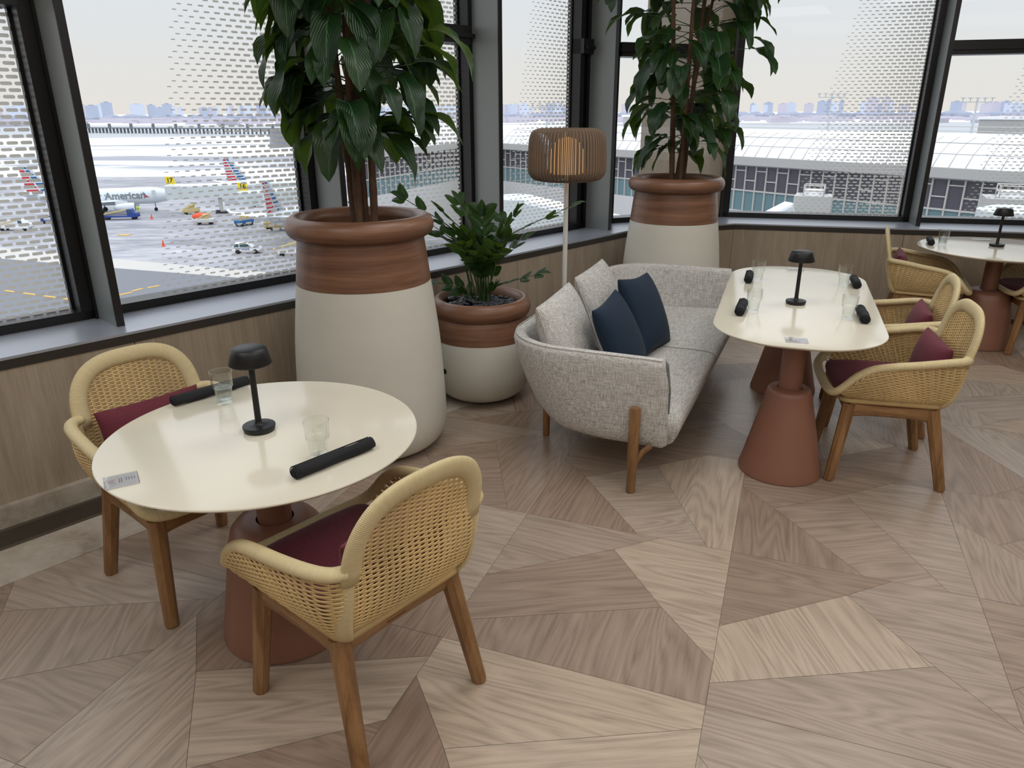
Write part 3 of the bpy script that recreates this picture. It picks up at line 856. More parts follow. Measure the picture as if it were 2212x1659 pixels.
# ---------------------------------------------------------------- planters
def planter_tall(name, c, lb):
    t = thing(name, lb, 'planter', (c[0], c[1], 0))
    MB().lathe([(0, 0), (.28, 0), (.285, .012)], 40).build('foot', M['black'], t)
    body = [(.285, .012), (.325, .02), (.362, .05), (.386, .1), (.394, .16), (.393, .25), (.387, .4), (.374, .6), (.352, .8), (.3385, .9045)]
    cc = catmull([(r, 0, z) for r, z in body], 4); MB().lathe([(p.x, p.z) for p in cc], 96).build('body', M['plaster'], t)
    MB().lathe([(.3365, .9045), (.3395, .9055), (.334, .95), (.323, 1.05), (.314, 1.115), (.31, 1.15)], 96).build('wood_band', M['walnut'], t, ang=50)
    rim = [(.318 + .047 * math.cos(a), 1.182 + .053 * math.sin(a)) for a in [R(q) for q in range(-115, 180, 12)]] + [(.273, 1.18), (.275, 1.1), (.278, 1.0), (0, 1.0)]
    MB().lathe(rim, 96).build('rim', M['walnut'], t, ang=60)
    MB().lathe([(.277, 1.1), (.2, 1.115), (.1, 1.125), (0, 1.128)], 40).build('soil', M['soil'], t)
    return t
planter_tall('tall_planter', (-.755, 3.72), 'tall cream and walnut planter in the middle, nearest the camera')
planter_tall('tall_planter', (1.275, 5.86), 'tall cream and walnut planter in the window corner behind the sofa')
t = thing('low_planter', 'low round cream and walnut planter between the tall planter and the sofa', 'planter', (-.19, 4.42, 0))
MB().lathe([(0, 0), (.16, 0), (.165, .012)], 40).build('foot', M['black'], t)
cc = catmull([(.165, 0, .012), (.21, 0, .022), (.262, 0, .06), (.298, 0, .125), (.313, 0, .2), (.315, 0, .28), (.310, 0, .35), (.302, 0, .405)], 4)
MB().lathe([(p.x, p.z) for p in cc], 80).build('body', M['plaster'], t)
MB().lathe([(.30, .405), (.303, .406), (.298, .46), (.288, .51), (.278, .54), (.265, .56)], 80).build('wood_band', M['walnut'], t, ang=50)
rim = [(.267 + .041 * math.cos(a), .592 + .056 * math.sin(a)) for a in [R(q) for q in range(-115, 180, 12)]] + [(.227, .6), (.23, .55), (.232, .48), (0, .48)]
MB().lathe(rim, 80).build('rim', M['walnut'], t, ang=60)
MB().lathe([(.231, .555), (.15, .57), (0, .576)], 40).build('soil', M['soil'], t)
plug = MB().lathe([(0, 0), (.017, 0), (.017, .004), (.012, .006), (0, .006)], 20).build('drain_plug', M['black'], t, ang=30)
da = math.atan2(-4.42 - 0, .19) + R(-46)
plug.location = (.312 * math.cos(da), .312 * math.sin(da), .235); plug.rotation_euler = Vector((math.cos(da), math.sin(da), 0)).to_track_quat('Z', 'Y').to_euler()

# pebbles : each one a thing
pm = MB(); pm.ball((0, 0, 0), .021, 12, 7, (1.25, .95, .55)); peb = pm.build('pebble', M['pebble'])
first = [True]
def pebbles(c, R0, z0, N, lb, grp, dome, seed, skip=.05):
    rg = random.Random(seed); placed = []
    tries = 0
    while len(placed) < N and tries < 20000:
        tries += 1
        r = R0 * math.sqrt(rg.random()); a = rg.random() * 2 * PI
        if r < skip: continue
        x, y = r * math.cos(a), r * math.sin(a)
        lay = sum(1 for p in placed if math.hypot(p[0] - x, p[1] - y) < .029)
        if lay > 2: continue
        placed.append((x, y))
        o = peb if first[0] else peb.copy()
        if not first[0]: COL.objects.link(o)
        first[0] = False
        s = .75 + .6 * rg.random()
        o.location = (c[0] + x, c[1] + y, z0 + dome * (1 - r / R0) + lay * .017); o.scale = (s, s, s)
        o.rotation_euler = (rg.uniform(-.5, .5), rg.uniform(-.5, .5), rg.random() * 6.3)
        tag(o, lb, 'pebble', grp)
pebbles((-.19, 4.42), .205, .575, 165, 'smooth dark grey pebble in the low planter', 'pebbles in the low planter', .012, 1)
pebbles((-.755, 3.72), .245, 1.122, 80, 'smooth dark grey pebble in the nearest tall planter', 'pebbles in the near tall planter', .02, 2)
pebbles((1.275, 5.86), .245, 1.122, 55, 'dark grey pebble in the far tall planter', 'pebbles in the far tall planter', .02, 3)

# ---------------------------------------------------------------- plants
def leaf_to(m, base, dirv, up, L, W, droop, rg, wav=.12, nu=4, nv=9, tip=1.6):
    """adds a leaf; base point, initial direction, droop rate"""
    d = Vector(dirv).normalized(); side = d.cross(Vector(up)); side = side.normalized() if side.length > .01 else Vector((1, 0, 0))
    p = Vector(base); V = []; U = []; ph = rg.random() * 6
    seg = L / nv; tw = rg.uniform(-.5, .5)
    for j in range(nv + 1):
        t = j / nv
        w = W * (math.sin(PI * min(1, t ** .85)) ** .62) * (1 - .2 * t) if 0 < j < nv else .002
        nrm = side.cross(d).normalized()
        for i in range(nu + 1):
            u = -1 + 2 * i / nu
            off = nrm * (abs(u) * w * .35 + wav * w * math.sin(ph + t * 11 + (1.7 if u > 0 else 0)) * abs(u))
            V.append(p + side * (u * w) + off); U.append((i / nu, t))
        p = p + d * seg
        d = (d + Vector((0, 0, -1)) * droop * seg * (1.0 + t)).normalized()
        side = (Matrix.Rotation(tw * .06, 3, d) @ side); side = (side - d * side.dot(d)).normalized()
    F = [(j * (nu + 1) + i, j * (nu + 1) + i + 1, (j + 1) * (nu + 1) + i + 1, (j + 1) * (nu + 1) + i) for j in range(nv) for i in range(nu)]
    m.add(V, F, U); return p
def tree(name, c, z0, stems, canopy, lb, seed, leafL=.24):
    rg = random.Random(seed); t = thing(name, lb, 'plant', (c[0], c[1], z0))
    fol = MB(); pet = MB()
    for (bx, by, tx, ty, hh, r) in stems:
        pts = catmull([(bx, by, -.06), (bx + (tx - bx) * .25 + rg.uniform(-.01, .01), by + (ty - by) * .2, hh * .3), (bx + (tx - bx) * .6, by + (ty - by) * .6, hh * .65), (tx, ty, hh)], 8)
        MB().tube(pts, [r * (1 - .45 * k / len(pts)) * (1 + .08 * math.sin(k * 2.1)) for k in range(len(pts))], 10).build('stem', M['bark'], t)
        for (zlo, zhi, nn, rad) in canopy:
            for q in range(nn):
                z = zlo + (zhi - zlo) * (q + rg.random()) / nn
                if z > hh * 1.0: continue
                f = z / hh * (len(pts) - 1); k = min(int(f), len(pts) - 2); b = pts[k].lerp(pts[k + 1], f - k)
                a = rg.random() * 2 * PI; d = Vector((math.cos(a), math.sin(a), rg.uniform(.1, .6)))
                pl = rad * rg.uniform(.35, 1.0)
                e = b + Vector((d.x * pl, d.y * pl, pl * rg.uniform(.1, .35)))
                mid = (b + e) / 2 + Vector((0, 0, .02)); pet.tube([b, mid, e], [.0035, .003, .0025], 5)
                nl = rg.choice((1, 1, 2, 3))
                for w in range(nl):
                    aa = a + rg.uniform(-.9, .9); L = leafL * rg.uniform(.75, 1.25)
                    leaf_to(fol, e, (math.cos(aa), math.sin(aa), rg.uniform(-.6, .35)), (0, 0, 1), L, L * rg.uniform(.19, .27), rg.uniform(3, 8.5), rg, .22)
    pet.build('petioles', M['green_stem'], t)
    fol.build('foliage', M['leaf'], t, uv=True)
    return t
tree('rubber_tree', (-.755, 3.72), 1.12, [(-.03, .03, -.12, .05, 1.75, .019), (.01, -.04, .02, -.06, 1.8, .021), (.03, .0, .04, .05, 1.7, .017), (.075, -.02, .14, -.04, 1.75, .02), (.0, .06, -.02, .16, 1.6, .016)],
     [(.52, .76, 5, .24), (.72, 1.75, 23, .32)], 'tall broad-leaved tree with several trunks growing in the nearest tall planter', 5, .29)
tree('rubber_tree', (1.275, 5.86), 1.12, [(-.03, .0, -.14, .05, 1.8, .022), (.02, -.04, .02, -.06, 1.85, .02), (.05, .03, .15, .05, 1.8, .022), (.0, .06, .24, .12, 1.6, .018)],
     [(.30, .6, 5, .24), (.55, 1.8, 26, .38)], 'tall broad-leaved tree growing in the far tall planter in the window corner', 9, .28)
# ZZ plant
def zz():
    t = thing('zz_plant', 'glossy zz plant with arching fronds growing in the low planter', 'plant', (-.19, 4.42, .565))
    rg = random.Random(21); fol = MB()
    tips = [(-.43, .0, .66), (-.2, -.1, .60), (.02, .0, .56), (.20, .05, .56), (.53, -.05, .62), (.33, -.05, .22), (-.34, -.05, .2), (-.3, .12, .5), (.1, -.2, .40), (-.08, -.22, .42), (.25, .15, .4), (-.36, .0, .52), (.12, .2, .5), (-.12, .1, .62)]
    for (x, y, z) in tips:
        b = Vector((rg.uniform(-.05, .05), rg.uniform(-.05, .05), -.03)); e = Vector((x, y, z))
        mid = b.lerp(e, .5) + Vector((-x * .22, -y * .22, z * .22))
        pts = catmull([b, b.lerp(mid, .5) + Vector((0, 0, .03)), mid, e], 9)
        MB().tube(pts, [.0075 * (1 - .75 * k / len(pts)) for k in range(len(pts))], 7).build('stem', M['green_stem'], t)
        n = len(pts)
        for k in range(12, n, 3):
            tg = (pts[min(k + 1, n - 1)] - pts[k - 1]).normalized(); sd = tg.cross(Vector((0, 0, 1))); sd = sd.normalized() if sd.length > .05 else Vector((1, 0, 0))
            sd = Matrix.Rotation(rg.uniform(-.7, .7), 3, tg) @ sd
            for s in (1, -1):
                L = .108 * rg.uniform(.8, 1.2); d = (tg * .75 + sd * s * .9 + Vector((0, 0, .2)))
                leaf_to(fol, pts[k], d, tg.cross(sd), L, L * .30, 3, rg, .05, 4, 6)
        leaf_to(fol, pts[-1], tg, sd.cross(tg), .1, .03, 3, rg, .05, 4, 6)
    fol.build('foliage', M['zz'], t, uv=True)
zz()

# ---------------------------------------------------------------- floor lamp
t = thing('floor_lamp', 'floor lamp with a taupe corded drum shade and pale pole, lit, behind the sofa', 'lamp', (.385, 5.28, 0))
MB().lathe([(0, 0), (.14, 0), (.145, .004), (.14, .012), (.02, .016), (.0, .016)], 48).build('base', M['pole'], t, ang=40)
MB().lathe([(.017, .012), (.017, 1.33)], 24, cap=True).build('pole', M['pole'], t, ang=40)
sh = MB(); prof = catmull([(.195, 0, 1.26), (.235, 0, 1.272), (.262, 0, 1.31), (.266, 0, 1.36), (.262, 0, 1.46), (.256, 0, 1.53), (.238, 0, 1.575), (.2, 0, 1.592)], 5)
for k in range(130):
    a = 2 * PI * k / 130; w = .0 if k % 2 else -.006
    sh.tube([Vector(((p.x + w) * math.cos(a), (p.x + w) * math.sin(a), p.z)) for p in prof], .0055, 6)
sh.build('shade', M['cord'], t)
fr_ = MB()
for (r, z) in ((.192, 1.26), (.2, 1.592)): fr_.tube([Vector((r * math.cos(2 * PI * k / 48), r * math.sin(2 * PI * k / 48), z)) for k in range(48)], .006, 6, closed=True)
for k in range(3):
    a = 2 * PI * k / 3; fr_.tube([Vector((0, 0, 1.30)), Vector((.2 * math.cos(a), .2 * math.sin(a), 1.262))], .004, 6)
fr_.build('shade_frame', M['cord'], t)
MB().lathe([(0, 1.3), (.105, 1.3), (.118, 1.312), (.125, 1.36), (.12, 1.43), (.1, 1.49), (.06, 1.53), (0, 1.545)], 40).build('diffuser', M['glow'], t)

# ---------------------------------------------------------------- sofa
SA = Vector((.397, .918, 0)).normalized(); SB = Vector((-SA.y, SA.x, 0))
sofa = thing('sofa', 'light grey linen two-seat sofa with wrap-around arms on oak legs', 'sofa', (.71, 3.06, 0), math.atan2(SA.y, SA.x))
L, Dp, Rc = 2.22, .88, .34
def upath(o, zt=0):
    """U path inside local frame (x along sofa, y to the back); o = inset"""
    P = []
    fx = .0
    P += [(o, fx + k * (Dp - Rc - fx) / 10) for k in range(10)]
    for k in range(13):
        a = R(180 - 90 * k / 12); P.append((Rc + (Rc - o) * math.cos(a), Dp - Rc + (Rc - o) * math.sin(a)))
    P += [(Rc + (L - 2 * Rc) * k / 14, Dp - o) for k in range(1, 14)]
    for k in range(13):
        a = R(90 - 90 * k / 12); P.append((L - Rc + (Rc - o) * math.cos(a), Dp - Rc + (Rc - o) * math.sin(a)))
    P += [(L - o, Dp - Rc - (k + 1) * (Dp - Rc) / 10) for k in range(10)]
    return P
# cross-section : list of (inset, z, frontshift)
sec = [(.10, .215), (.055, .225), (.035, .25), (.02, .30), (.008, .42), (.0, .56), (.0, .635), (.006, .655), (.02, .666), (.05, .666), (.064, .655), (.07, .635), (.075, .5), (.08, .3), (.10, .23)]
rings = []
paths = [upath(i) for i, z in sec]
nP = len(paths[0]); V = []; F = []
for j in range(nP):
    f0 = min(j, nP - 1 - j)
    for k, (ins, z) in enumerate(sec):
        x, y = paths[k][j]
        # round the front top and bottom corner of the arm panels
        q_ = min(1, max(0, (f0 - 5) / 12)); q_ = q_ * q_ * (3 - 2 * q_); lean = q_ * .13 * ((.64 - z) / .42) ** 1.3 if z < .64 else 0
        if lean:
            cx_ = min(max(x, .5), L - .5); dv = Vector((cx_ - x, .35 - y)); dv = dv.normalized() if dv.length > 0 else Vector((0, -1)); x += dv.x * lean; y += dv.y * lean
        if f0 == 0:
            y = .0 + (.05 * max(0, (z - .58) / .09) ** 2) + (.05 * max(0, (.28 - z) / .065) ** 2) + .012 * (abs(ins - .035) / .035 if z > .23 else 0)
        V.append(Vector((x, y, z)))
ns = len(sec)
for j in range(nP - 1):
    for k in range(ns):
        k2 = (k + 1) % ns; F.append((j * ns + k, j * ns + k2, (j + 1) * ns + k2, (j + 1) * ns + k))
F.append(tuple(range(ns))[::-1]); F.append(tuple((nP - 1) * ns + k for k in range(ns)))
mesh('shell', V, F, M['linen'], sofa)
# piping seams along top edge
for ins in (.012,):
    MB().tube([Vector((x, max(y, .05), .6655)) for x, y in upath(ins)], .0025, 6).build('piping', M['linen'], sofa)
# seat block
m = MB(); rings = []
for x in [.072 + (L - .144) * k / 40 for k in range(41)]:
    dxe = min(x, L - x); yb = min(.72, Dp - Rc - .19 + math.sqrt(max(0, Rc ** 2 - max(0, Rc - dxe) ** 2)))
    sg = -.006 * math.exp(-((x - L / 2) / .02) ** 2)
    prof = [(-.035, .32), (-.042, .35), (-.03, .378 + sg), (.0, .392 + sg), (.1, .396 + sg), (yb * .5, .39 + sg), (yb * .9, .38), (yb, .37), (yb * .97, .31), (yb * .82, .25), (.1, .225), (.02, .232), (-.012, .255), (-.028, .285)]
    rings.append([Vector((x, y, z)) for y, z in prof])
m.stack(rings).build('seat', M['linen'], sofa)
MB().tube([Vector((L / 2, y, z + .001)) for y, z in ((-.043, .345), (-.03, .374), (0, .388), (.1, .392), (.4, .386), (.68, .377))], .0016, 6).build('seat_seam', plain('seam_grey', (140, 135, 128), .9), sofa)
def sleg(x, y, h, outer):
    m = MB(); s = -1 if x < L / 2 else 1
    if outer:
        m.tube([Vector((x - s * .0, y, 0)), Vector((x, y, .006)), Vector((x - s * .005, y, .2)), Vector((x - s * .006, y, h - .01)), Vector((x - s * .006, y, h))], [.018, .0215, .025, .0255, .022], 14)
        m.tube(catmull([(x - s * .002, y, .13), (x - s * .02, y - .035, .2), (x - s * .04, y - .075, .24)], 5), [.014] * 11, 10, rb=.012)
    else:
        m.tube([Vector((x, y, 0)), Vector((x, y, .006)), Vector((x, y, h))], [.016, .019, .021], 14)
    m.build('leg', M['oak'], sofa, ang=40)
sleg(-.012, .155, .435, True); sleg(L + .012, .155, .435, True); sleg(.45, .76, .25, False); sleg(L - .45, .76, .25, False)
# scatter cushions, each its own thing
def place_pillow(name, a, b2, z, w, h, th, yaw, lean, roll, mat, lb, grp, corner=.16, piping=None):
    base = Matrix.Translation(sofa.location) @ Matrix.Rotation(math.atan2(SA.y, SA.x), 4, 'Z') @ Matrix.Translation((a, b2, z))
    Mx = base @ Matrix.Rotation(R(yaw), 4, 'Z') @ Matrix.Rotation(R(90 - lean), 4, 'X') @ Matrix.Rotation(R(roll), 4, 'Z')
    o = pillow(w, h, th, name, mat, None, None, corner, 26)
    o.matrix_world = Mx
    tag(o, lb, 'cushion', grp)
    if piping:
        pts = []
        for k in range(4 * 16):
            e = k // 16; q = -1 + 2 * (k % 16) / 16; u, v = [(q, -1), (1, q), (-q, 1), (-1, -q)][e]
            pts.append(Vector((u * w / 2 * (1 - corner * (1 - v * v) * .35 * abs(u)), v * h / 2 * (1 - corner * (1 - u * u) * .35 * abs(v)), 0)))
        MB().tube(pts, .0035, 6, closed=True).build('piping', mat, o)
    return o
place_pillow('back_cushion', .43, .64, .60, .60, .46, .19, 4, 20, 0, M['linen'], 'grey linen back cushion at the near end of the sofa', 'grey back cushions on the sofa', .06, True)
place_pillow('back_cushion', 1.12, .66, .61, .60, .46, .18, 2, 22, 0, M['linen'], 'grey linen back cushion at the middle of the sofa, behind the farther navy one', 'grey back cushions on the sofa', .06, True)
place_pillow('throw_cushion', .56, .39, .59, .44, .43, .16, 0, 26, 2, M['navy'], 'navy velvet cushion nearer the camera on the sofa', 'navy cushions on the sofa', .22)
n2 = place_pillow('throw_cushion', 1.06, .38, .595, .47, .46, .17, -4, 24, -6, M['navy'], 'navy velvet cushion farther along the sofa, with a small tag', 'navy cushions on the sofa', .22)
MB().box(.19, .24, -.222, -.212, -.001, .001).build('care_tag', M['black_cloth'], n2, smooth=False)
# ---------------------------------------------------------------- outside : airport
ZG = -22.0
def mk_apron():
    t = NT('apron'); v = t.co('Object', (1, 1, 1))
    n1 = t.noise(t.co('Object', (.02, .06, 1)), 1, 6, .65, .6); n2 = t.noise(t.co('Object', (.15, .4, 1)), 1, 4, .6, .4)
    f = t.math('ADD', t.math('MULTIPLY', n1, .6), t.math('MULTIPLY', n2, .4))
    col = t.ramp(f, [(.36, s2l((112, 114, 124))), (.5, s2l((150, 152, 160))), (.66, s2l((192, 193, 200)))])
    return t.done(t.bsdf(col, .6))
def mk_field():
    t = NT('snow_field')
    n1 = t.noise(t.co('Object', (.0025, .016, 1)), 1, 5, .6, .3)
    col = t.ramp(n1, [(.40, s2l((150, 153, 162))), (.47, s2l((235, 237, 242))), (.62, s2l((246, 247, 250))), (.68, s2l((160, 163, 172)))])
    return t.done(t.bsdf(col, .8))
M['apron'] = mk_apron(); M['field'] = mk_field()
M['asphalt'] = plain('asphalt', (112, 116, 124), .7, 0, None, .08); M['concrete'] = plain('apron_concrete', (190, 188, 184), .8, 0, None, .05)
M['yellow'] = plain('yellow_paint', (214, 168, 70), .6); M['snow'] = plain('snow', (240, 242, 246), .8, 0, None, .02)
M['bay'] = plain('grey_water', (160, 167, 174), .35); M['ac_white'] = plain('aircraft_white', (212, 220, 226), .35); M['ac_grey'] = plain('aircraft_grey', (120, 126, 132), .4)
M['ac_red'] = plain('tail_red', (196, 32, 48), .4); M['ac_blue'] = plain('tail_blue', (24, 92, 150), .4); M['dark'] = plain('dark_parts', (48, 50, 56), .6)
M['tyre'] = plain('tyre', (30, 30, 32), .8); M['blue_paint'] = plain('blue_paint', (30, 62, 140), .5); M['vwhite'] = plain('vehicle_white', (228, 230, 232), .4)
M['vglass'] = plain('vehicle_glass', (60, 84, 92), .15); M['khaki'] = plain('khaki_paint', (196, 176, 120), .6); M['hivis'] = plain('hi_vis', (196, 220, 60), .7)
M['orange'] = plain('orange_cover', (226, 84, 40), .6); M['bridge'] = plain('bridge_white', (198, 206, 208), .5, 0, None, .03); M['signy'] = plain('sign_yellow', (240, 214, 30), .5)
M['t_roof'] = plain('terminal_roof', (226, 229, 236), .5); M['t_fascia'] = plain('terminal_fascia', (176, 176, 174), .6); M['t_glass'] = plain('terminal_glass', (84, 82, 90), .12)
M['t_teal'] = plain('terminal_teal_glass', (104, 132, 138), .12); M['t_mull'] = plain('terminal_mullion', (190, 188, 184), .5); M['t_base'] = plain('terminal_base', (200, 200, 200), .7, 0, None, .03)
M['haze1'] = plain('far_tower_haze_blue', (164, 172, 190), .9); M['haze2'] = plain('far_tower_haze_grey', (190, 197, 212), .9); M['haze3'] = plain('far_tower_haze_mauve', (186, 182, 194), .9); M['trees'] = plain('far_trees_haze', (152, 158, 176), .95)  # aerial haze painted into the far building and tree colours
M['mast'] = plain('mast_grey', (176, 184, 192), .5)

def ground(name, pts, z, mat, lb=None):
    o = MB().prism(pts, z - .05, z).build(name, mat, smooth=False); struct(o); return o
def arc(r0, r1, a0, a1, n=24):
    A = [(r1 * math.sin(R(a0 + (a1 - a0) * k / n)), r1 * math.cos(R(a0 + (a1 - a0) * k / n))) for k in range(n + 1)]
    B = [(r0 * math.sin(R(a0 + (a1 - a0) * k / n)), r0 * math.cos(R(a0 + (a1 - a0) * k / n))) for k in range(n, -1, -1)]
    return (A + B)[::-1]
ground('ground_1', [(-900, 20), (600, 20), (600, 300), (-900, 300)], ZG, M['apron'])
ground('ground_2', [(-900, 300), (900, 300), (1500, 800), (-1500, 800)], ZG, M['field'])
ground('ground_3', [(-1500, 800), (1500, 800), (2600, 1500), (-2600, 1500)], ZG - .02, M['bay'])
ground('ground_4', [(-2600, 1500), (2600, 1500), (9000, 9000), (-9000, 9000)], ZG + .5, M['snow'])
# asphalt lane and pale concrete strip under the windows
ground('ground_5', [(-200, 20), (60, 20), (0, 100), (-32, 107.5), (-64.5, 118.5), (-88, 127), (-200, 165)], ZG + .03, M['asphalt'])
ground('ground_6', [(-32, 107.5), (-64.5, 118.5), (-88, 127), (-200, 165), (-200, 176), (-88, 135), (-66, 125.5), (-32, 112), (0, 103), (0, 100)], ZG + .03, M['concrete'])
for k, (x0, y0, x1, y1, w) in enumerate([(-54.4, 99.4, -53.3, 101.2, .25), (-53.6, 101.9, -52.9, 103.6, .25), (-52.4, 104.0, -51.3, 105.4, .25), (-72, 102.6, -58.5, 96.6, .22), (-58.5, 96.6, -54, 94.5, .22), (-81, 153, -78.5, 152.5, .7)]):
    d = Vector((x1 - x0, y1 - y0)).normalized(); n = Vector((-d.y, d.x)) * w
    o = MB().prism([(x0 - n.x, y0 - n.y), (x1 - n.x, y1 - n.y), (x1 + n.x, y1 + n.y), (x0 + n.x, y0 + n.y)], ZG + .03, ZG + .08).build('lane_marking', M['yellow'], smooth=False)
    tag(o, 'yellow paint stroke on the apron below the left windows', 'road marking', 'yellow apron markings')

def text_mesh(s, size, mat, name, parent, Mx, ext=.01, bold=False):
    cu = bpy.data.curves.new(name, 'FONT'); cu.body = s; cu.size = size; cu.extrude = ext; cu.align_x = 'CENTER'; cu.align_y = 'CENTER'
    if bold: cu.offset = size * .02
    tmp = bpy.data.objects.new(name, cu); me = bpy.data.meshes.new_from_object(tmp); bpy.data.objects.remove(tmp)
    me.transform(Mx); me.materials.clear(); me.materials.append(mat)
    return link(bpy.data.objects.new(name, me), parent)

def airliner():
    t = thing('airliner', '', 'airplane')
    # x forward, nose at x=0, tail at -34 ; axis height 3.9 above ground, radius 2
    secs = [(0, .02, -.35), (-.35, .5, -.3), (-1, .95, -.2), (-2.2, 1.45, -.08), (-4, 1.85, 0), (-5.5, 2.0, 0), (-22, 2.0, 0), (-26, 1.75, .25), (-30, 1.15, .75), (-33, .55, 1.2), (-34.3, .12, 1.35)]
    rings = [[Vector((x, r * math.cos(2 * PI * k / 28), 3.9 + dz + r * 1.03 * math.sin(2 * PI * k / 28))) for k in range(28)] for x, r, dz in secs]
    MB().stack(rings).build('fuselage', M['ac_white'], t)
    for s in (1, -1):
        def sl(x, y, z, ch, th): return [Vector((x, y, z)), Vector((x - ch * .3, y, z + th)), Vector((x - ch, y, z)), Vector((x - ch * .4, y, z - th * .6))]
        w = MB().stack([sl(-11.5, s * 1.5, 2.9, 6.5, .45), sl(-15.2, s * 7, 3.35, 3.8, .25), sl(-19.5, s * 16.2, 4.0, 1.6, .1)]).build('wing', M['ac_white'], t, smooth=False)
        MB().stack([sl(-19.5, s * 16.2, 4.0, 1.5, .1), sl(-20.3, s * 16.9, 4.7, 1.2, .06), sl(-21.2, s * 17.2, 6.3, .5, .04)]).build('winglet', M['ac_white'], w, smooth=False)
        e = MB().tube([Vector((-9.3, s * 5.7, 1.75)), Vector((-9.6, s * 5.7, 1.75)), Vector((-11, s * 5.7, 1.75)), Vector((-13, s * 5.7, 1.8)), Vector((-14, s * 5.7, 1.85))], [1.0, 1.12, 1.15, .85, .45], 20).build('engine', M['ac_white'], t)
        MB().tube([Vector((-9.25, s * 5.7, 1.75)), Vector((-9.32, s * 5.7, 1.75))], [.9, .9], 20).build('intake', M['dark'], e)
        MB().box(-13.5, -10.8, s * 5.7 - .12, s * 5.7 + .12, 2.5, 3.3).build('pylon', M['ac_white'], e, smooth=False)
        MB().stack([sl(-30, s * .6, 5.2, 3.2, .18), sl(-33.2, s * 6.2, 5.6, 1.3, .07)]).build('tailplane', M['ac_white'], t, smooth=False)
        g2 = MB().box(-17.2, -16.9, s * 3.7 - .15, s * 3.7 + .15, .6, 3).build('main_gear', M['ac_grey'], t, smooth=False)
        MB().tube([Vector((-17, s * 3.7 - .5, .55)), Vector((-17, s * 3.7 + .5, .55))], .55, 14).build('wheel', M['tyre'], g2)
    # fin with slanting stripes
    fin_p = MB().prism([(-26.3, 5.6), (-31.2, 11.8), (-33.4, 11.8), (-32.6, 5.3)], -.18, .18, Matrix.Rotation(R(90), 4, 'X')).build('tail_fin', M['ac_white'], t, smooth=False)
    rr = MB(); bb = MB()
    for k in range(8):
        z = 5.9 + k * .75; z1 = z + .42
        def lead(q): return -26.3 - (q - 5.6) * 4.9 / 6.2 - .75
        def back(q): return -32.6 - (q - 5.3) * .8 / 6.5 + .12
        for (m_, u0, u1) in ((bb, 0, .42), (rr, .5, 1)):
            def xx(q, u): return lead(q) + (back(q) - lead(q)) * u
            poly = [(xx(z, u0), z), (xx(z1, u0), z1), (xx(z1 - .05, u1), z1), (xx(z, u1), z)]
            m_.prism(poly, -.2, .2, Matrix.Rotation(R(90), 4, 'X'))
    rr.build('red_stripes', M['ac_red'], t, smooth=False); bb.build('blue_stripes', M['ac_blue'], t, smooth=False)
    g = MB().box(-5.1, -4.9, -.12, .12, .4, 2.2).build('nose_gear', M['ac_grey'], t, smooth=False)
    MB().tube([Vector((-5, -.35, .42)), Vector((-5, .35, .42))], .42, 14).build('wheel', M['tyre'], g)
    # windscreen, door, cabin windows on the side facing the camera (y -)
    MB().box(-1.9, -1.35, -1.22, 1.22, 4.25, 4.62).build('windscreen', M['dark'], t, smooth=False)
    for s in (1, -1):
        MB().box(-5.3, -4.4, s * 1.93 - .06, s * 1.93 + .06, 3.5, 5.3).build('door', M['bridge'], t, smooth=False)
    cw = MB()
    for k in range(26): cw.box(-7 - k * .9, -6.8 - k * .9, -2.02, 2.02, 4.35, 4.65)
    cw.build('cabin_windows', M['ac_grey'], t, smooth=False)
    txm = Matrix.Translation((-11.4, -2.03, 4.15)) @ Matrix.Rotation(R(90), 4, 'X')
    text_mesh('American', 2.35, M['ac_grey'], 'lettering', t, txm, .02, True)
    l1 = MB().prism([(-7.5, 5.15), (-7.0, 4.65), (-6.75, 4.2), (-7.1, 4.4)], 1.9, 2.04, Matrix.Rotation(R(90), 4, 'X')).build('emblem_blue', M['ac_blue'], t, smooth=False)
    MB().prism([(-7.0, 4.2), (-6.55, 4.1), (-6.0, 3.65), (-6.9, 3.7)], 1.9, 2.06, Matrix.Rotation(R(90), 4, 'X')).build('emblem_red', M['ac_red'], t, smooth=False)
    return t
pl = airliner()
for k, (x, y, a, lb) in enumerate([(-86.6, 194.6, 21.7, 'white passenger jet with its nose at the jet bridge, seen side on between two windows'),
                                   (-54, 232, 41, 'white passenger jet with a striped tail fin rising behind the jet bridge'),
                                   (-37.5, 172.0, 75, 'nearer white passenger jet with striped tail beside the nearest tall planter')]):
    o = pl if k == 0 else copy_tree(pl); o.location = (x, y, ZG); o.rotation_euler = (0, 0, R(a)); relabel(o, lb, 'parked passenger jets')

o = copy_tree(pl); o.location = (3050, 4460, 205); o.rotation_euler = (0, 0, R(150)); relabel(o, 'tiny passenger jet flying low in the pale sky at the far right', 'parked passenger jets')
del o['group']
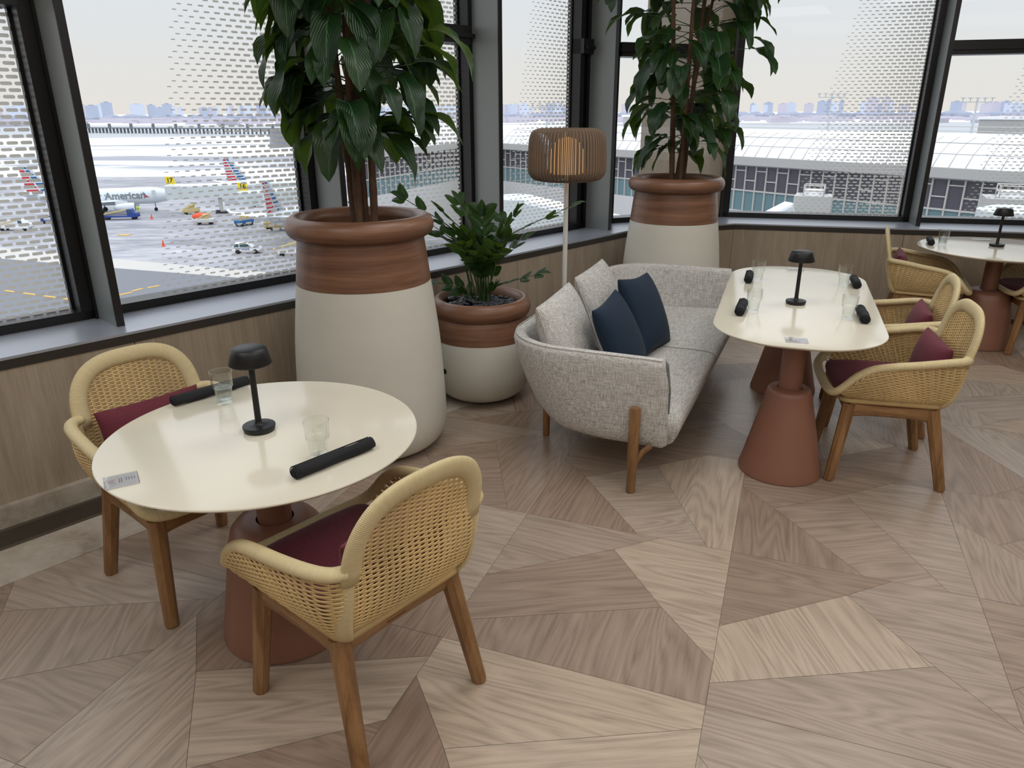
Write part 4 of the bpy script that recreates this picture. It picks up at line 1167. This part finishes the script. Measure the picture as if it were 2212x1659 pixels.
# jet bridges
def jet_bridge(lb, p0, p1, z0, z1, w, h, num=None, head=True):
    t = thing('jet_bridge', lb, 'jet bridge', (p0[0], p0[1], ZG), 0, 'jet bridges')
    a = Vector((0, 0, z0 - ZG)); b = Vector((p1[0] - p0[0], p1[1] - p0[1], z1 - ZG)); d = (b - a).normalized(); s = Vector((-d.y, d.x, 0)).normalized(); up = s.cross(d) * -1
    if up.z < 0: up = -up
    def seg(q0, q1, ww, hh, mat, nm):
        A = a.lerp(b, q0); B = a.lerp(b, q1)
        rings = [[P + s * (x * ww / 2) + up * (z * hh) for x, z in ((-1, 0), (1, 0), (1, .94), (.8, 1), (-.8, 1), (-1, .94))] for P in (A, B)]
        return MB().stack(rings).build(nm, mat, t, smooth=False)
    seg(0, .56, w * .88, h * .92, M['bridge'], 'tunnel'); seg(.52, 1, w, h, M['bridge'], 'tunnel')
    rf = seg(0, 1, w * .8, h, M['snow'], 'snow_on_roof')
    for v in rf.data.vertices: v.co.z += .12
    if head:
        c = a - d * 1.2
        MB().lathe([(w * .75, 0), (w * .75, h), (w * .5, h + .25), (0, h + .3)], 20, (c.x, c.y, a.z - .1)).build('cab', M['bridge'], t, ang=40)
    for q in (.25, .95):
        P = a.lerp(b, q)
        MB().box(P.x - .35, P.x + .35, P.y - .35, P.y + .35, 0, P.z).build('support', M['t_mull'], t, smooth=False)
        MB().box(P.x - 1.4, P.x + 1.4, P.y - .5, P.y + .5, 0, .8).build('bogie', M['dark'], t, smooth=False)
    if num:
        P = a + Vector((-1.5, -2, h + 1.3))
        sg = MB().box(P.x - 1.1, P.x + 1.1, P.y - .1, P.y + .1, P.z - .9, P.z + .9).build('gate_sign', M['signy'], t, smooth=False)
        text_mesh(num, 1.5, M['dark'], 'number', sg, Matrix.Translation((P.x, P.y - .13, P.z)) @ Matrix.Rotation(R(90), 4, 'X'), .01, True)
    return t
jet_bridge('long pale jet bridge with a yellow number sign reaching the side-on passenger jet', (-82.5, 189), (-42, 182), -18.5, -16.8, 3.6, 3.2, '17')
jet_bridge('pale jet bridge with a yellow sign above the parked service gear', (-60, 175.5), (-45, 178.0), -18.6, -17.6, 3.2, 3.0, '16')
jet_bridge('white snow-dusted jet bridge seen low in the window left of the floor lamp', (1.5, 78), (16, 66), -9.5, -11.5, 3.2, 2.8)
jet_bridge('white sloping jet bridge at the lower left of the wide right window', (28.6, 76.5), (20.0, 73.5), -8.4, -12, 1.8, 1.3, None, False)
jet_bridge('white jet bridge running off low at the right edge behind the far table lamp', (40.5, 58), (62, 52), -9.0, -12.5, 3.6, 3.4)

# service towers beside bridges
def service_tower(lb, x, y, w, zt_):
    t = thing('service_tower', lb, 'tower', (x, y, ZG), R(-25), 'white service towers')
    h = zt_ - ZG
    MB().box(-w / 2, w / 2, -w / 2, w / 2, 0, h - 2.2).build('shaft', M['t_base'], t, smooth=False)
    MB().box(-w * .56, w * .56, -w * .56, w * .56, h - 2.2, h).build('head', M['t_fascia'], t, smooth=False)
    MB().lathe([(w * .3, h), (w * .3, h + .5), (0, h + .6)], 18).build('roof_cap', M['snow'], t, ang=30)
    r = MB()
    for zz_ in (.5, 1.0): r.tube([Vector((x_, y_, h + zz_)) for x_, y_ in ((-w * .3, -w * .3), (w * .3, -w * .3), (w * .3, w * .3), (-w * .3, w * .3))], .06, 5, closed=True)
    for x_, y_ in ((-1, -1), (1, -1), (1, 1), (-1, 1)): r.tube([Vector((x_ * w * .3, y_ * w * .3, h)), Vector((x_ * w * .3, y_ * w * .3, h + 1))], .06, 5)
    r.build('railing', M['t_mull'], t)
service_tower('white service tower with railing in the wide right window', 31.5, 78.5, 3.2, -6.6)
service_tower('white service tower with railing in the far right window', 44.3, 66.6, 3.8, -5.6)

# terminal building following a broken facade line
FP = [(-25.5, 122), (-11, 160), (-1.3, 156), (16, 132), (34, 106), (47, 88), (55, 76), (66, 60), (80, 40)]
def terminal():
    t = thing('terminal_building', 'long white curved airport terminal with dark window band outside the right windows', 'building', (0, 0, ZG))
    P = [Vector((x, y, 0)) for x, y in FP]
    def off(k, o):
        a = (P[min(k + 1, len(P) - 1)] - P[max(k - 1, 0)]).normalized(); n = Vector((-a.y, a.x, 0))
        return P[k] + n * o
    def band(nm, mat, prof):   # prof (offset outward-back, z)
        V = []; F = []; np_ = len(prof)
        for k in range(len(P)):
            for o, z in prof: q = off(k, o); V.append((q.x, q.y, z - ZG))
        for k in range(len(P) - 1):
            for j in range(np_ - 1): F.append((k * np_ + j, (k + 1) * np_ + j, (k + 1) * np_ + j + 1, k * np_ + j + 1))
        o = mesh(nm, V, F, mat, t, smooth=False); return o
    band('roof', M['t_roof'], [(-.6, -4.4), (.6, -3.0), (2.2, -1.9), (4.2, -1.3), (9, -1.0), (15, -1.2), (15.5, -4)])
    band('fascia', M['t_fascia'], [(0, -5.7), (-.7, -5.5), (-.7, -4.4), (-.6, -4.35)])
    band('upper_glazing', M['t_glass'], [(.3, -9.0), (.3, -5.6)]); band('lower_glazing', M['t_teal'], [(.3, -11.8), (.3, -9.0)])
    band('base', M['t_base'], [(.0, -22), (.0, -11.8), (.4, -11.8)])
    # mullions and transoms
    mu = MB(); pl_ = MB(); rg = random.Random(4)
    for k in range(len(P) - 1):
        A, B = P[k], P[k + 1]; Ld = (B - A).length; n = max(1, int(Ld / 1.7)); d = (B - A) / Ld; nn = Vector((-d.y, d.x, 0)) * .22
        for q in range(n):
            c = A + d * (Ld * q / n) + nn * .9; Mx = fr((c.x, c.y, -ZG), d, nn.normalized())
            mu.box(-.08, .08, -.12, .1, -11.8, -5.6, Mx)
            zt_ = (-6.3, -7.6)[q % 2]; mu.box(0, Ld / n, -.06, .1, zt_ - .07, zt_ + .07, Mx)
        c = A + nn * .9; Mx = fr((c.x, c.y, -ZG), d, nn.normalized()); mu.box(0, Ld, -.08, .1, -9.1, -8.9, Mx)
        # panel joints on the roof edge and railing
        for q in range(int(Ld / 2.0) + 1):
            c = A + d * (Ld * q / (int(Ld / 2.0) + 1)); nv = nn.normalized()
            pts = [c + nv * o + Vector((0, 0, z - ZG + .03)) for o, z in ((-.62, -4.4), (.6, -3.0), (2.2, -1.9), (4.2, -1.3))]
            pl_.tube(pts, .035, 4)
        for o, z in ((.6, -3.0), (2.2, -1.88)):
            nv = nn.normalized(); pl_.tube([A + nv * o + Vector((0, 0, z - ZG + .02)), B + nv * o + Vector((0, 0, z - ZG + .02))], .035, 4)
    mu.build('mullions', M['t_mull'], t, smooth=False); pl_.build('panel_joints', M['t_fascia'], t)
    rl = MB()
    for k in range(2, len(P) - 1):
        A, B = off(k, 5.5), off(k + 1, 5.5)
        for z in (.5, 1.0): rl.tube([A + Vector((0, 0, -1.2 - ZG + z)), B + Vector((0, 0, -1.2 - ZG + z))], .04, 4)
    rl.build('roof_railing', M['t_mull'], t)
terminal()
for k, (x, y, w, d_, h, lb) in enumerate([(24, 142, 6, 4, 1.8, 'low white plant box on the terminal roof, left of the dashed glass'), (33, 134, 6, 4, 1.8, 'low white plant box on the terminal roof, behind the dashed glass'), (66, 104, 5, 4, 1.6, 'snow-covered plant unit on the terminal roof in the far right window')]):
    t = thing('roof_unit', lb, 'roof unit', (x, y, -1.2), R(-50)); MB().box(-w / 2, w / 2, -d_ / 2, d_ / 2, -.2, h).build('casing', M['t_fascia'], t, smooth=False); MB().box(-w / 2 - .2, w / 2 + .2, -d_ / 2 - .2, d_ / 2 + .2, h, h + .35).build('snow_cap', M['snow'], t, smooth=False)

# light masts
def mast(x, y, h, lb, r=.2):
    t = thing('light_mast', lb, 'lamp post', (x, y, ZG), 0, 'apron light masts')
    MB().tube([Vector((0, 0, 0)), Vector((0, 0, h))], [r, r * .5], 10).build('pole', M['mast'], t)
    m = MB()
    m.tube([Vector((-2.2, 0, h - .3)), Vector((2.2, 0, h - .3))], .05, 6)
    for q in (-2.2, -1.1, 0, 1.1, 2.2): m.tube([Vector((q, 0, h - .3)), Vector((q, 0, h + .3))], .06, 5); m.box(q - .3, q + .3, -.2, .2, h + .22, h + .32)
    m.build('lamp_frame', M['mast'], t, smooth=False)
mast(48.2, 68, 24.9, 'tall light mast in front of the terminal in the far right window', .28)
mast(70, 118, 25, 'farther light mast beyond the terminal roof in the far right window', .3)
mast(55, 135, 26, 'thin light mast beyond the roof seen through the wide right window', .25)
mast(5.5, 120, 24.5, 'thin light mast seen through the window left of the floor lamp', .22)

# vehicles
def wheels(t, xs, w, r=.45):
    for x in xs:
        for s in (1, -1): MB().tube([Vector((x, s * w - .13, r)), Vector((x, s * w + .13, r))], r, 14).build('wheel', M['tyre'], t)
def suv():
    t = thing('police_car', 'white police car with blue side lettering parked on the apron', 'car', (-47.3, 131.8, ZG), R(5))
    pr = [(-2.4, .45), (-2.45, 1.0), (-2.35, 1.15), (-2.0, 1.85), (.35, 1.9), (1.15, 1.2), (2.2, 1.1), (2.5, .95), (2.55, .45)]
    MB().stack([[Vector((x, y, z)) for x, z in pr] for y in (-.98, -.9, .9, .98)][1:3]).build('body', M['vwhite'], t, smooth=False)
    for s in (1, -1):
        MB().prism([(-2.1, 1.2), (-1.85, 1.75), (-1.2, 1.75), (-1.2, 1.2)], s * .91 - .01, s * .91 + .01, Matrix.Rotation(R(90), 4, 'X')).build('side_window', M['vglass'], t, smooth=False)
        MB().prism([(-1.05, 1.2), (-1.05, 1.75), (.3, 1.75), (.85, 1.2)], s * .91 - .01, s * .91 + .01, Matrix.Rotation(R(90), 4, 'X')).build('side_window', M['vglass'], t, smooth=False)
    MB().box(-2.3, 2.3, -.915, .915, 1.02, 1.08).build('blue_stripe', M['ac_blue'], t, smooth=False)
    text_mesh('POLICE', .42, M['blue_paint'], 'lettering', t, Matrix.Translation((-.1, -.93, .78)) @ Matrix.Rotation(R(90), 4, 'X'), .005, True)
    MB().box(-.3, .1, -.6, .6, 1.9, 2.02).build('light_bar', M['ac_grey'], t, smooth=False)
    wheels(t, (-1.5, 1.55), .85, .4)
suv()
def truck(name, lb, loc, a, body, L_=6, bed=True, grp=None):
    t = thing(name, lb, 'truck', (*loc, ZG), R(a), grp)
    MB().box(-L_ / 2, L_ / 2, -1, 1, .55, .85).build('chassis', body, t, smooth=False)
    pr = [(L_ / 2 - 2.3, .8), (L_ / 2 - 2.3, 2.3), (L_ / 2 - 1.3, 2.35), (L_ / 2 - 1.0, 1.55), (L_ / 2, 1.45), (L_ / 2, .6)]
    MB().stack([[Vector((x, y, z)) for x, z in pr] for y in (-.95, .95)]).build('cab', body, t, smooth=False)
    MB().box(L_ / 2 - 2.15, L_ / 2 - 1.3, -.97, .97, 1.6, 2.15).build('cab_window', M['vglass'], t, smooth=False)
    if bed: MB().stack([[Vector((x, y, z)) for y, z in ((-.6, 0), (.6, 0), (.6, .25), (-.6, .25))] for x, z in (())] if False else [[Vector((-L_ / 2 - .5, y, 1.0 + z)) for y, z in ((-.5, 0), (.5, 0), (.5, .25), (-.5, .25))], [Vector((L_ / 2 - 2.5, y, 2.1 + z)) for y, z in ((-.5, 0), (.5, 0), (.5, .25), (-.5, .25))]]).build('conveyor', M['khaki'], t, smooth=False)
    wheels(t, (-L_ / 2 + 1, L_ / 2 - 1), .85, .42)
    return t
truck('belt_loader', 'blue belt loader truck parked under the jet engine', (-92.3, 176.8), 8, M['blue_paint'], 8)
truck('service_truck', 'white service truck at the left edge of the picture', (-106.6, 160), -3, M['vwhite'], 7)
truck('service_truck', 'white service truck half hidden behind the nearest tall planter', (-38.3, 129.5), 12, M['vwhite'], 6)
truck('catering_truck', 'white truck under the long jet bridge beyond the orange cover', (-66, 200), 5, M['vwhite'], 7, False)
t = thing('baggage_cart', 'blue flatbed baggage cart on the apron in the leftmost window', 'cart', (-105.2, 170.8, ZG), R(12))
MB().box(-2, 2, -.8, .8, .5, .7).build('deck', M['blue_paint'], t, smooth=False); MB().box(-2, -1.9, -.8, .8, .7, 1.7).build('end_panel', M['blue_paint'], t, smooth=False); MB().box(1.9, 2, -.8, .8, .7, 1.7).build('end_panel', M['blue_paint'], t, smooth=False)
MB().box(-2, 2, -.84, -.76, 1.45, 1.7).build('top_rail', M['blue_paint'], t, smooth=False); wheels(t, (-1.4, 1.4), .7, .3)
def gse(lb, x, y, a, mat, sc=1):
    t = thing('ground_equipment', lb, 'equipment', (x, y, ZG), R(a), 'ground service equipment')
    MB().bbox(-2 * sc, 2 * sc, -1 * sc, 1 * sc, .5, 1.3 * sc, .1).build('body', mat, t, smooth=False)
    MB().box(-.4 * sc, .9 * sc, -.7 * sc, .7 * sc, 1.3 * sc, 2.2 * sc).build('cab', M['khaki'], t, smooth=False)
    for s in (1, -1): MB().tube([Vector((-1.8 * sc, s * .8 * sc, 1.2 * sc)), Vector((1.6 * sc, s * .8 * sc, 2.6 * sc))], .1, 5).build('arm', M['khaki'], t)
    wheels(t, (-1.3 * sc, 1.3 * sc), .8 * sc, .4)
gse('pale yellow loader near the nose of the side-on jet', -79.5, 186, 30, M['khaki'])
gse('khaki loader below the orange cover', -69, 168, 10, M['t_base'])
gse('blue and khaki loader under the second yellow sign', -59.5, 166, 60, M['ac_blue'])
gse('khaki loader beside the winglet of the nearer jet', -50.5, 160, 0, M['khaki'], 1.2)
t = thing('equipment_cover', 'bright orange tarpaulin cover lying on equipment on the apron', 'cover', (-71.5, 172.5, ZG), R(-20))
MB().ball((0, 0, 1.1), 1.4, 12, 8, (1.9, .8, .7)).build('tarpaulin', M['orange'], t)
for k, (x, y) in enumerate([(-85.3, 177.2), (-65.7, 139.2), (-112, 150), (-60, 150)][:2]):
    o = MB().lathe([(.28, 0), (.28, .05), (.17, .06), (.04, .75), (0, .76)], 14, (0, 0, 0)).build('traffic_cone', M['orange'], ang=30); o.location = (x, y, ZG); o.scale = (1.5, 1.5, 1.5)
    tag(o, ['small red-orange cone in front of the side-on jet', 'small red-orange cone near the edge of the dark asphalt'][k], 'cone', 'traffic cones on the apron')
# ramp worker
t = thing('person', 'person in a yellow high-visibility suit standing under the jet nose', 'person', (-94.2, 189.2, ZG), R(-70))
bd = MB()
for s in (1, -1):
    bd.tube([Vector((0, s * .12, 0)), Vector((.02, s * .12, .45)), Vector((0, s * .1, .9))], [.07, .085, .12], 8)
    bd.tube([Vector((0, s * .22, 1.42)), Vector((.03, s * .3, 1.12)), Vector((.12, s * .3, .85))], [.07, .055, .04], 8)
bd.tube([Vector((0, 0, .85)), Vector((0, 0, 1.15)), Vector((0, 0, 1.45)), Vector((0, 0, 1.55))], [.19, .18, .22, .08], 10, up=Vector((1, 0, 0)), rb=.24)
bd.ball((0, 0, 1.67), .12, 10, 8, (1, .85, 1.15)); bd.build('body', M['hivis'], t)

# pier, far trees, skyline
pr = MB(); 
for k in range(95):
    x = -560 + k * 5.4; y = 985 - k * 2.0; pr.box(x - .45, x + .45, y - 2, y + 2, 0, 5.5)
    if k % 6 == 0: pr.box(x - 1, x + 1, y - 2, y + 2, 5, 11)
pr2 = MB().prism([(-562, 983), (-50, 794), (-50, 798), (-562, 988)], 5.2, 6.6)
t = thing('approach_pier', 'long dark approach pier on posts crossing the bay', 'pier', (0, 0, ZG)); pr.build('posts', plain('pier_grey', (112, 116, 124), .8), t, smooth=False)['kind'] = 'stuff'; pr2.build('deck', M['ac_grey'], t, smooth=False)
rg = random.Random(31)
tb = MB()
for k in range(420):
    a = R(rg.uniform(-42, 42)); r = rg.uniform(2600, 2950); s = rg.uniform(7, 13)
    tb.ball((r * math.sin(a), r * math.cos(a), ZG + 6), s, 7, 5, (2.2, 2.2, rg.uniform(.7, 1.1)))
o = tb.build('far_tree_belt', M['trees']); tag(o, 'haze-tinted lilac belt of bare trees along the far shore', 'trees', kind='stuff')
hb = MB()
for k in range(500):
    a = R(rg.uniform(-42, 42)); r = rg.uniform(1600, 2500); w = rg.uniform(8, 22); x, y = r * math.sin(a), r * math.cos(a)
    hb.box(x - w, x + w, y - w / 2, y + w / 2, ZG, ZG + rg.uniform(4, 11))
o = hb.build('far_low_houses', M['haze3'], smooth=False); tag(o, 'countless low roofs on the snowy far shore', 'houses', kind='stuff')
tw = {}
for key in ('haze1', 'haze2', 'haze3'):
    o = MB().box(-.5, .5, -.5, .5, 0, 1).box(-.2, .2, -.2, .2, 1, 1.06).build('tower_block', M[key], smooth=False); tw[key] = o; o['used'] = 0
placed_t = []
def tower(key, a, r, w, h):
    h = 28 + (h - 24) * .5; w *= .55; da = w * .55 / r
    for q in range(40):
        if all(abs(a - a2) > da + d2 or abs(r - r2) > 45 for a2, d2, r2 in placed_t): break
        r += 55
    placed_t.append((a, da, r))
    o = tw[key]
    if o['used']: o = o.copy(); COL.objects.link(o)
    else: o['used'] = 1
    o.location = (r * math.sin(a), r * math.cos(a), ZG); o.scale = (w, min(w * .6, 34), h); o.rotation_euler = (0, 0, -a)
    tag(o, {'haze1': 'haze-tinted blue tower block on the far skyline', 'haze2': 'haze-tinted grey tower block on the far skyline', 'haze3': 'haze-tinted mauve tower block on the far skyline'}[key], 'building', {'haze1': 'haze-tinted blue skyline blocks', 'haze2': 'haze-tinted pale skyline blocks', 'haze3': 'haze-tinted mauve skyline blocks'}[key])
def az(px): return math.atan((px - 1106) / 1587 / .937)
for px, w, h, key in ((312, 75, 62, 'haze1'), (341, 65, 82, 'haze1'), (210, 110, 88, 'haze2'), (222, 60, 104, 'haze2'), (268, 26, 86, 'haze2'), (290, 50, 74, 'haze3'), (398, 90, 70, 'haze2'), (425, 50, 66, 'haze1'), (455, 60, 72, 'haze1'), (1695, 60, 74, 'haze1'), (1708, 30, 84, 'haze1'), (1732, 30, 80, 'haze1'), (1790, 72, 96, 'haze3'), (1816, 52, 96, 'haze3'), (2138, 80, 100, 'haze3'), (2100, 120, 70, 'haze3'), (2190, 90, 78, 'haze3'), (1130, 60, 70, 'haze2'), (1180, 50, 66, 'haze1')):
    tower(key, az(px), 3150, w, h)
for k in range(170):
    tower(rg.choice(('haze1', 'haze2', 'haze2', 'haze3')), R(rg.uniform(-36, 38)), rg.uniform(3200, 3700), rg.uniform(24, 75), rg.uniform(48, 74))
for q in tw.values():
    if 'used' in q: del q['used']
for o in list(COL.objects):
    if 'used' in o.keys(): del o['used']

# ---------------------------------------------------------------- light, world, camera
w = bpy.data.worlds.new('overcast'); sc.world = w; w.use_nodes = True; nt = w.node_tree; nt.nodes.clear()
tc = nt.nodes.new('ShaderNodeTexCoord'); sp = nt.nodes.new('ShaderNodeSeparateXYZ'); nt.links.new(tc.outputs['Generated'], sp.inputs[0])
rp = nt.nodes.new('ShaderNodeValToRGB'); nt.links.new(sp.outputs[2], rp.inputs[0])
e = rp.color_ramp.elements; e[0].position = 0; e[0].color = s2l((235, 230, 224)); e[1].position = 1; e[1].color = (2.1, 2.15, 2.25, 1)
for p, c in ((.03, (233, 230, 226)), (.09, (229, 231, 233)), (.16, (227, 231, 238))): q = e.new(p); q.color = s2l(c)
q = e.new(.35); q.color = (1.35, 1.4, 1.5, 1)
bg = nt.nodes.new('ShaderNodeBackground'); nt.links.new(rp.outputs[0], bg.inputs[0]); bg.inputs[1].default_value = WORLD
wo = nt.nodes.new('ShaderNodeOutputWorld'); nt.links.new(bg.outputs[0], wo.inputs[0])
def area(name, loc, rot, sx, sy, power, col):
    l = bpy.data.lights.new(name, 'AREA'); l.shape = 'RECTANGLE'; l.size = sx; l.size_y = sy; l.energy = power; l.color = col
    o = bpy.data.objects.new(name, l); o.location = loc; o.rotation_euler = rot; COL.objects.link(o); return o
for k, (x, y) in enumerate([(-1.6, 1.0), (1.2, 1.2), (3.6, 1.8), (.2, 3.4), (2.6, 4.2)]):
    area('ceiling_fill_light', (x, y, ZT - .03), (0, 0, 0), 1.6, 1.2, CEIL, (1, .985, .96))  # unseen fill light added under the ceiling to lift the interior

area('ceiling_fill_light', (-1.5, -1.8, ZT - .03), (0, 0, 0), 4, 2.6, CEIL * 1.9, (1, .985, .96)); area('ceiling_fill_light', (3.0, -1.8, ZT - .03), (0, 0, 0), 4, 2.6, CEIL * 1.9, (1, .985, .96))  # larger unseen fills added behind the camera to brighten the facing walls

cam = bpy.data.cameras.new('camera'); co = bpy.data.objects.new('camera', cam); COL.objects.link(co)
p, r = R(20.39), R(-.23)
fw = Vector((0, math.cos(p), -math.sin(p))); up = Vector((0, math.sin(p), math.cos(p))); rt = Vector((1, 0, 0))
c_, s_ = math.cos(r), math.sin(r); rt2 = rt * c_ + up * s_; up2 = up * c_ - rt * s_
mm = Matrix.Identity(4); mm.col[0] = (*rt2, 0); mm.col[1] = (*up2, 0); mm.col[2] = (*(-fw), 0); mm.col[3] = (0, 0, 1.71, 1)
co.matrix_world = mm
cam.sensor_width = 36; cam.lens = 36 * 1587 / 2212; cam.clip_start = .05; cam.clip_end = 20000
sc.camera = co
sc.view_settings.view_transform = 'Standard'; sc.view_settings.look = 'None'; sc.view_settings.gamma = 1; sc.view_settings.exposure = EXPO
sc.cycles.max_bounces = 10; sc.cycles.transparent_max_bounces = 16; sc.cycles.transmission_bounces = 10
sc.cycles.use_denoising = True
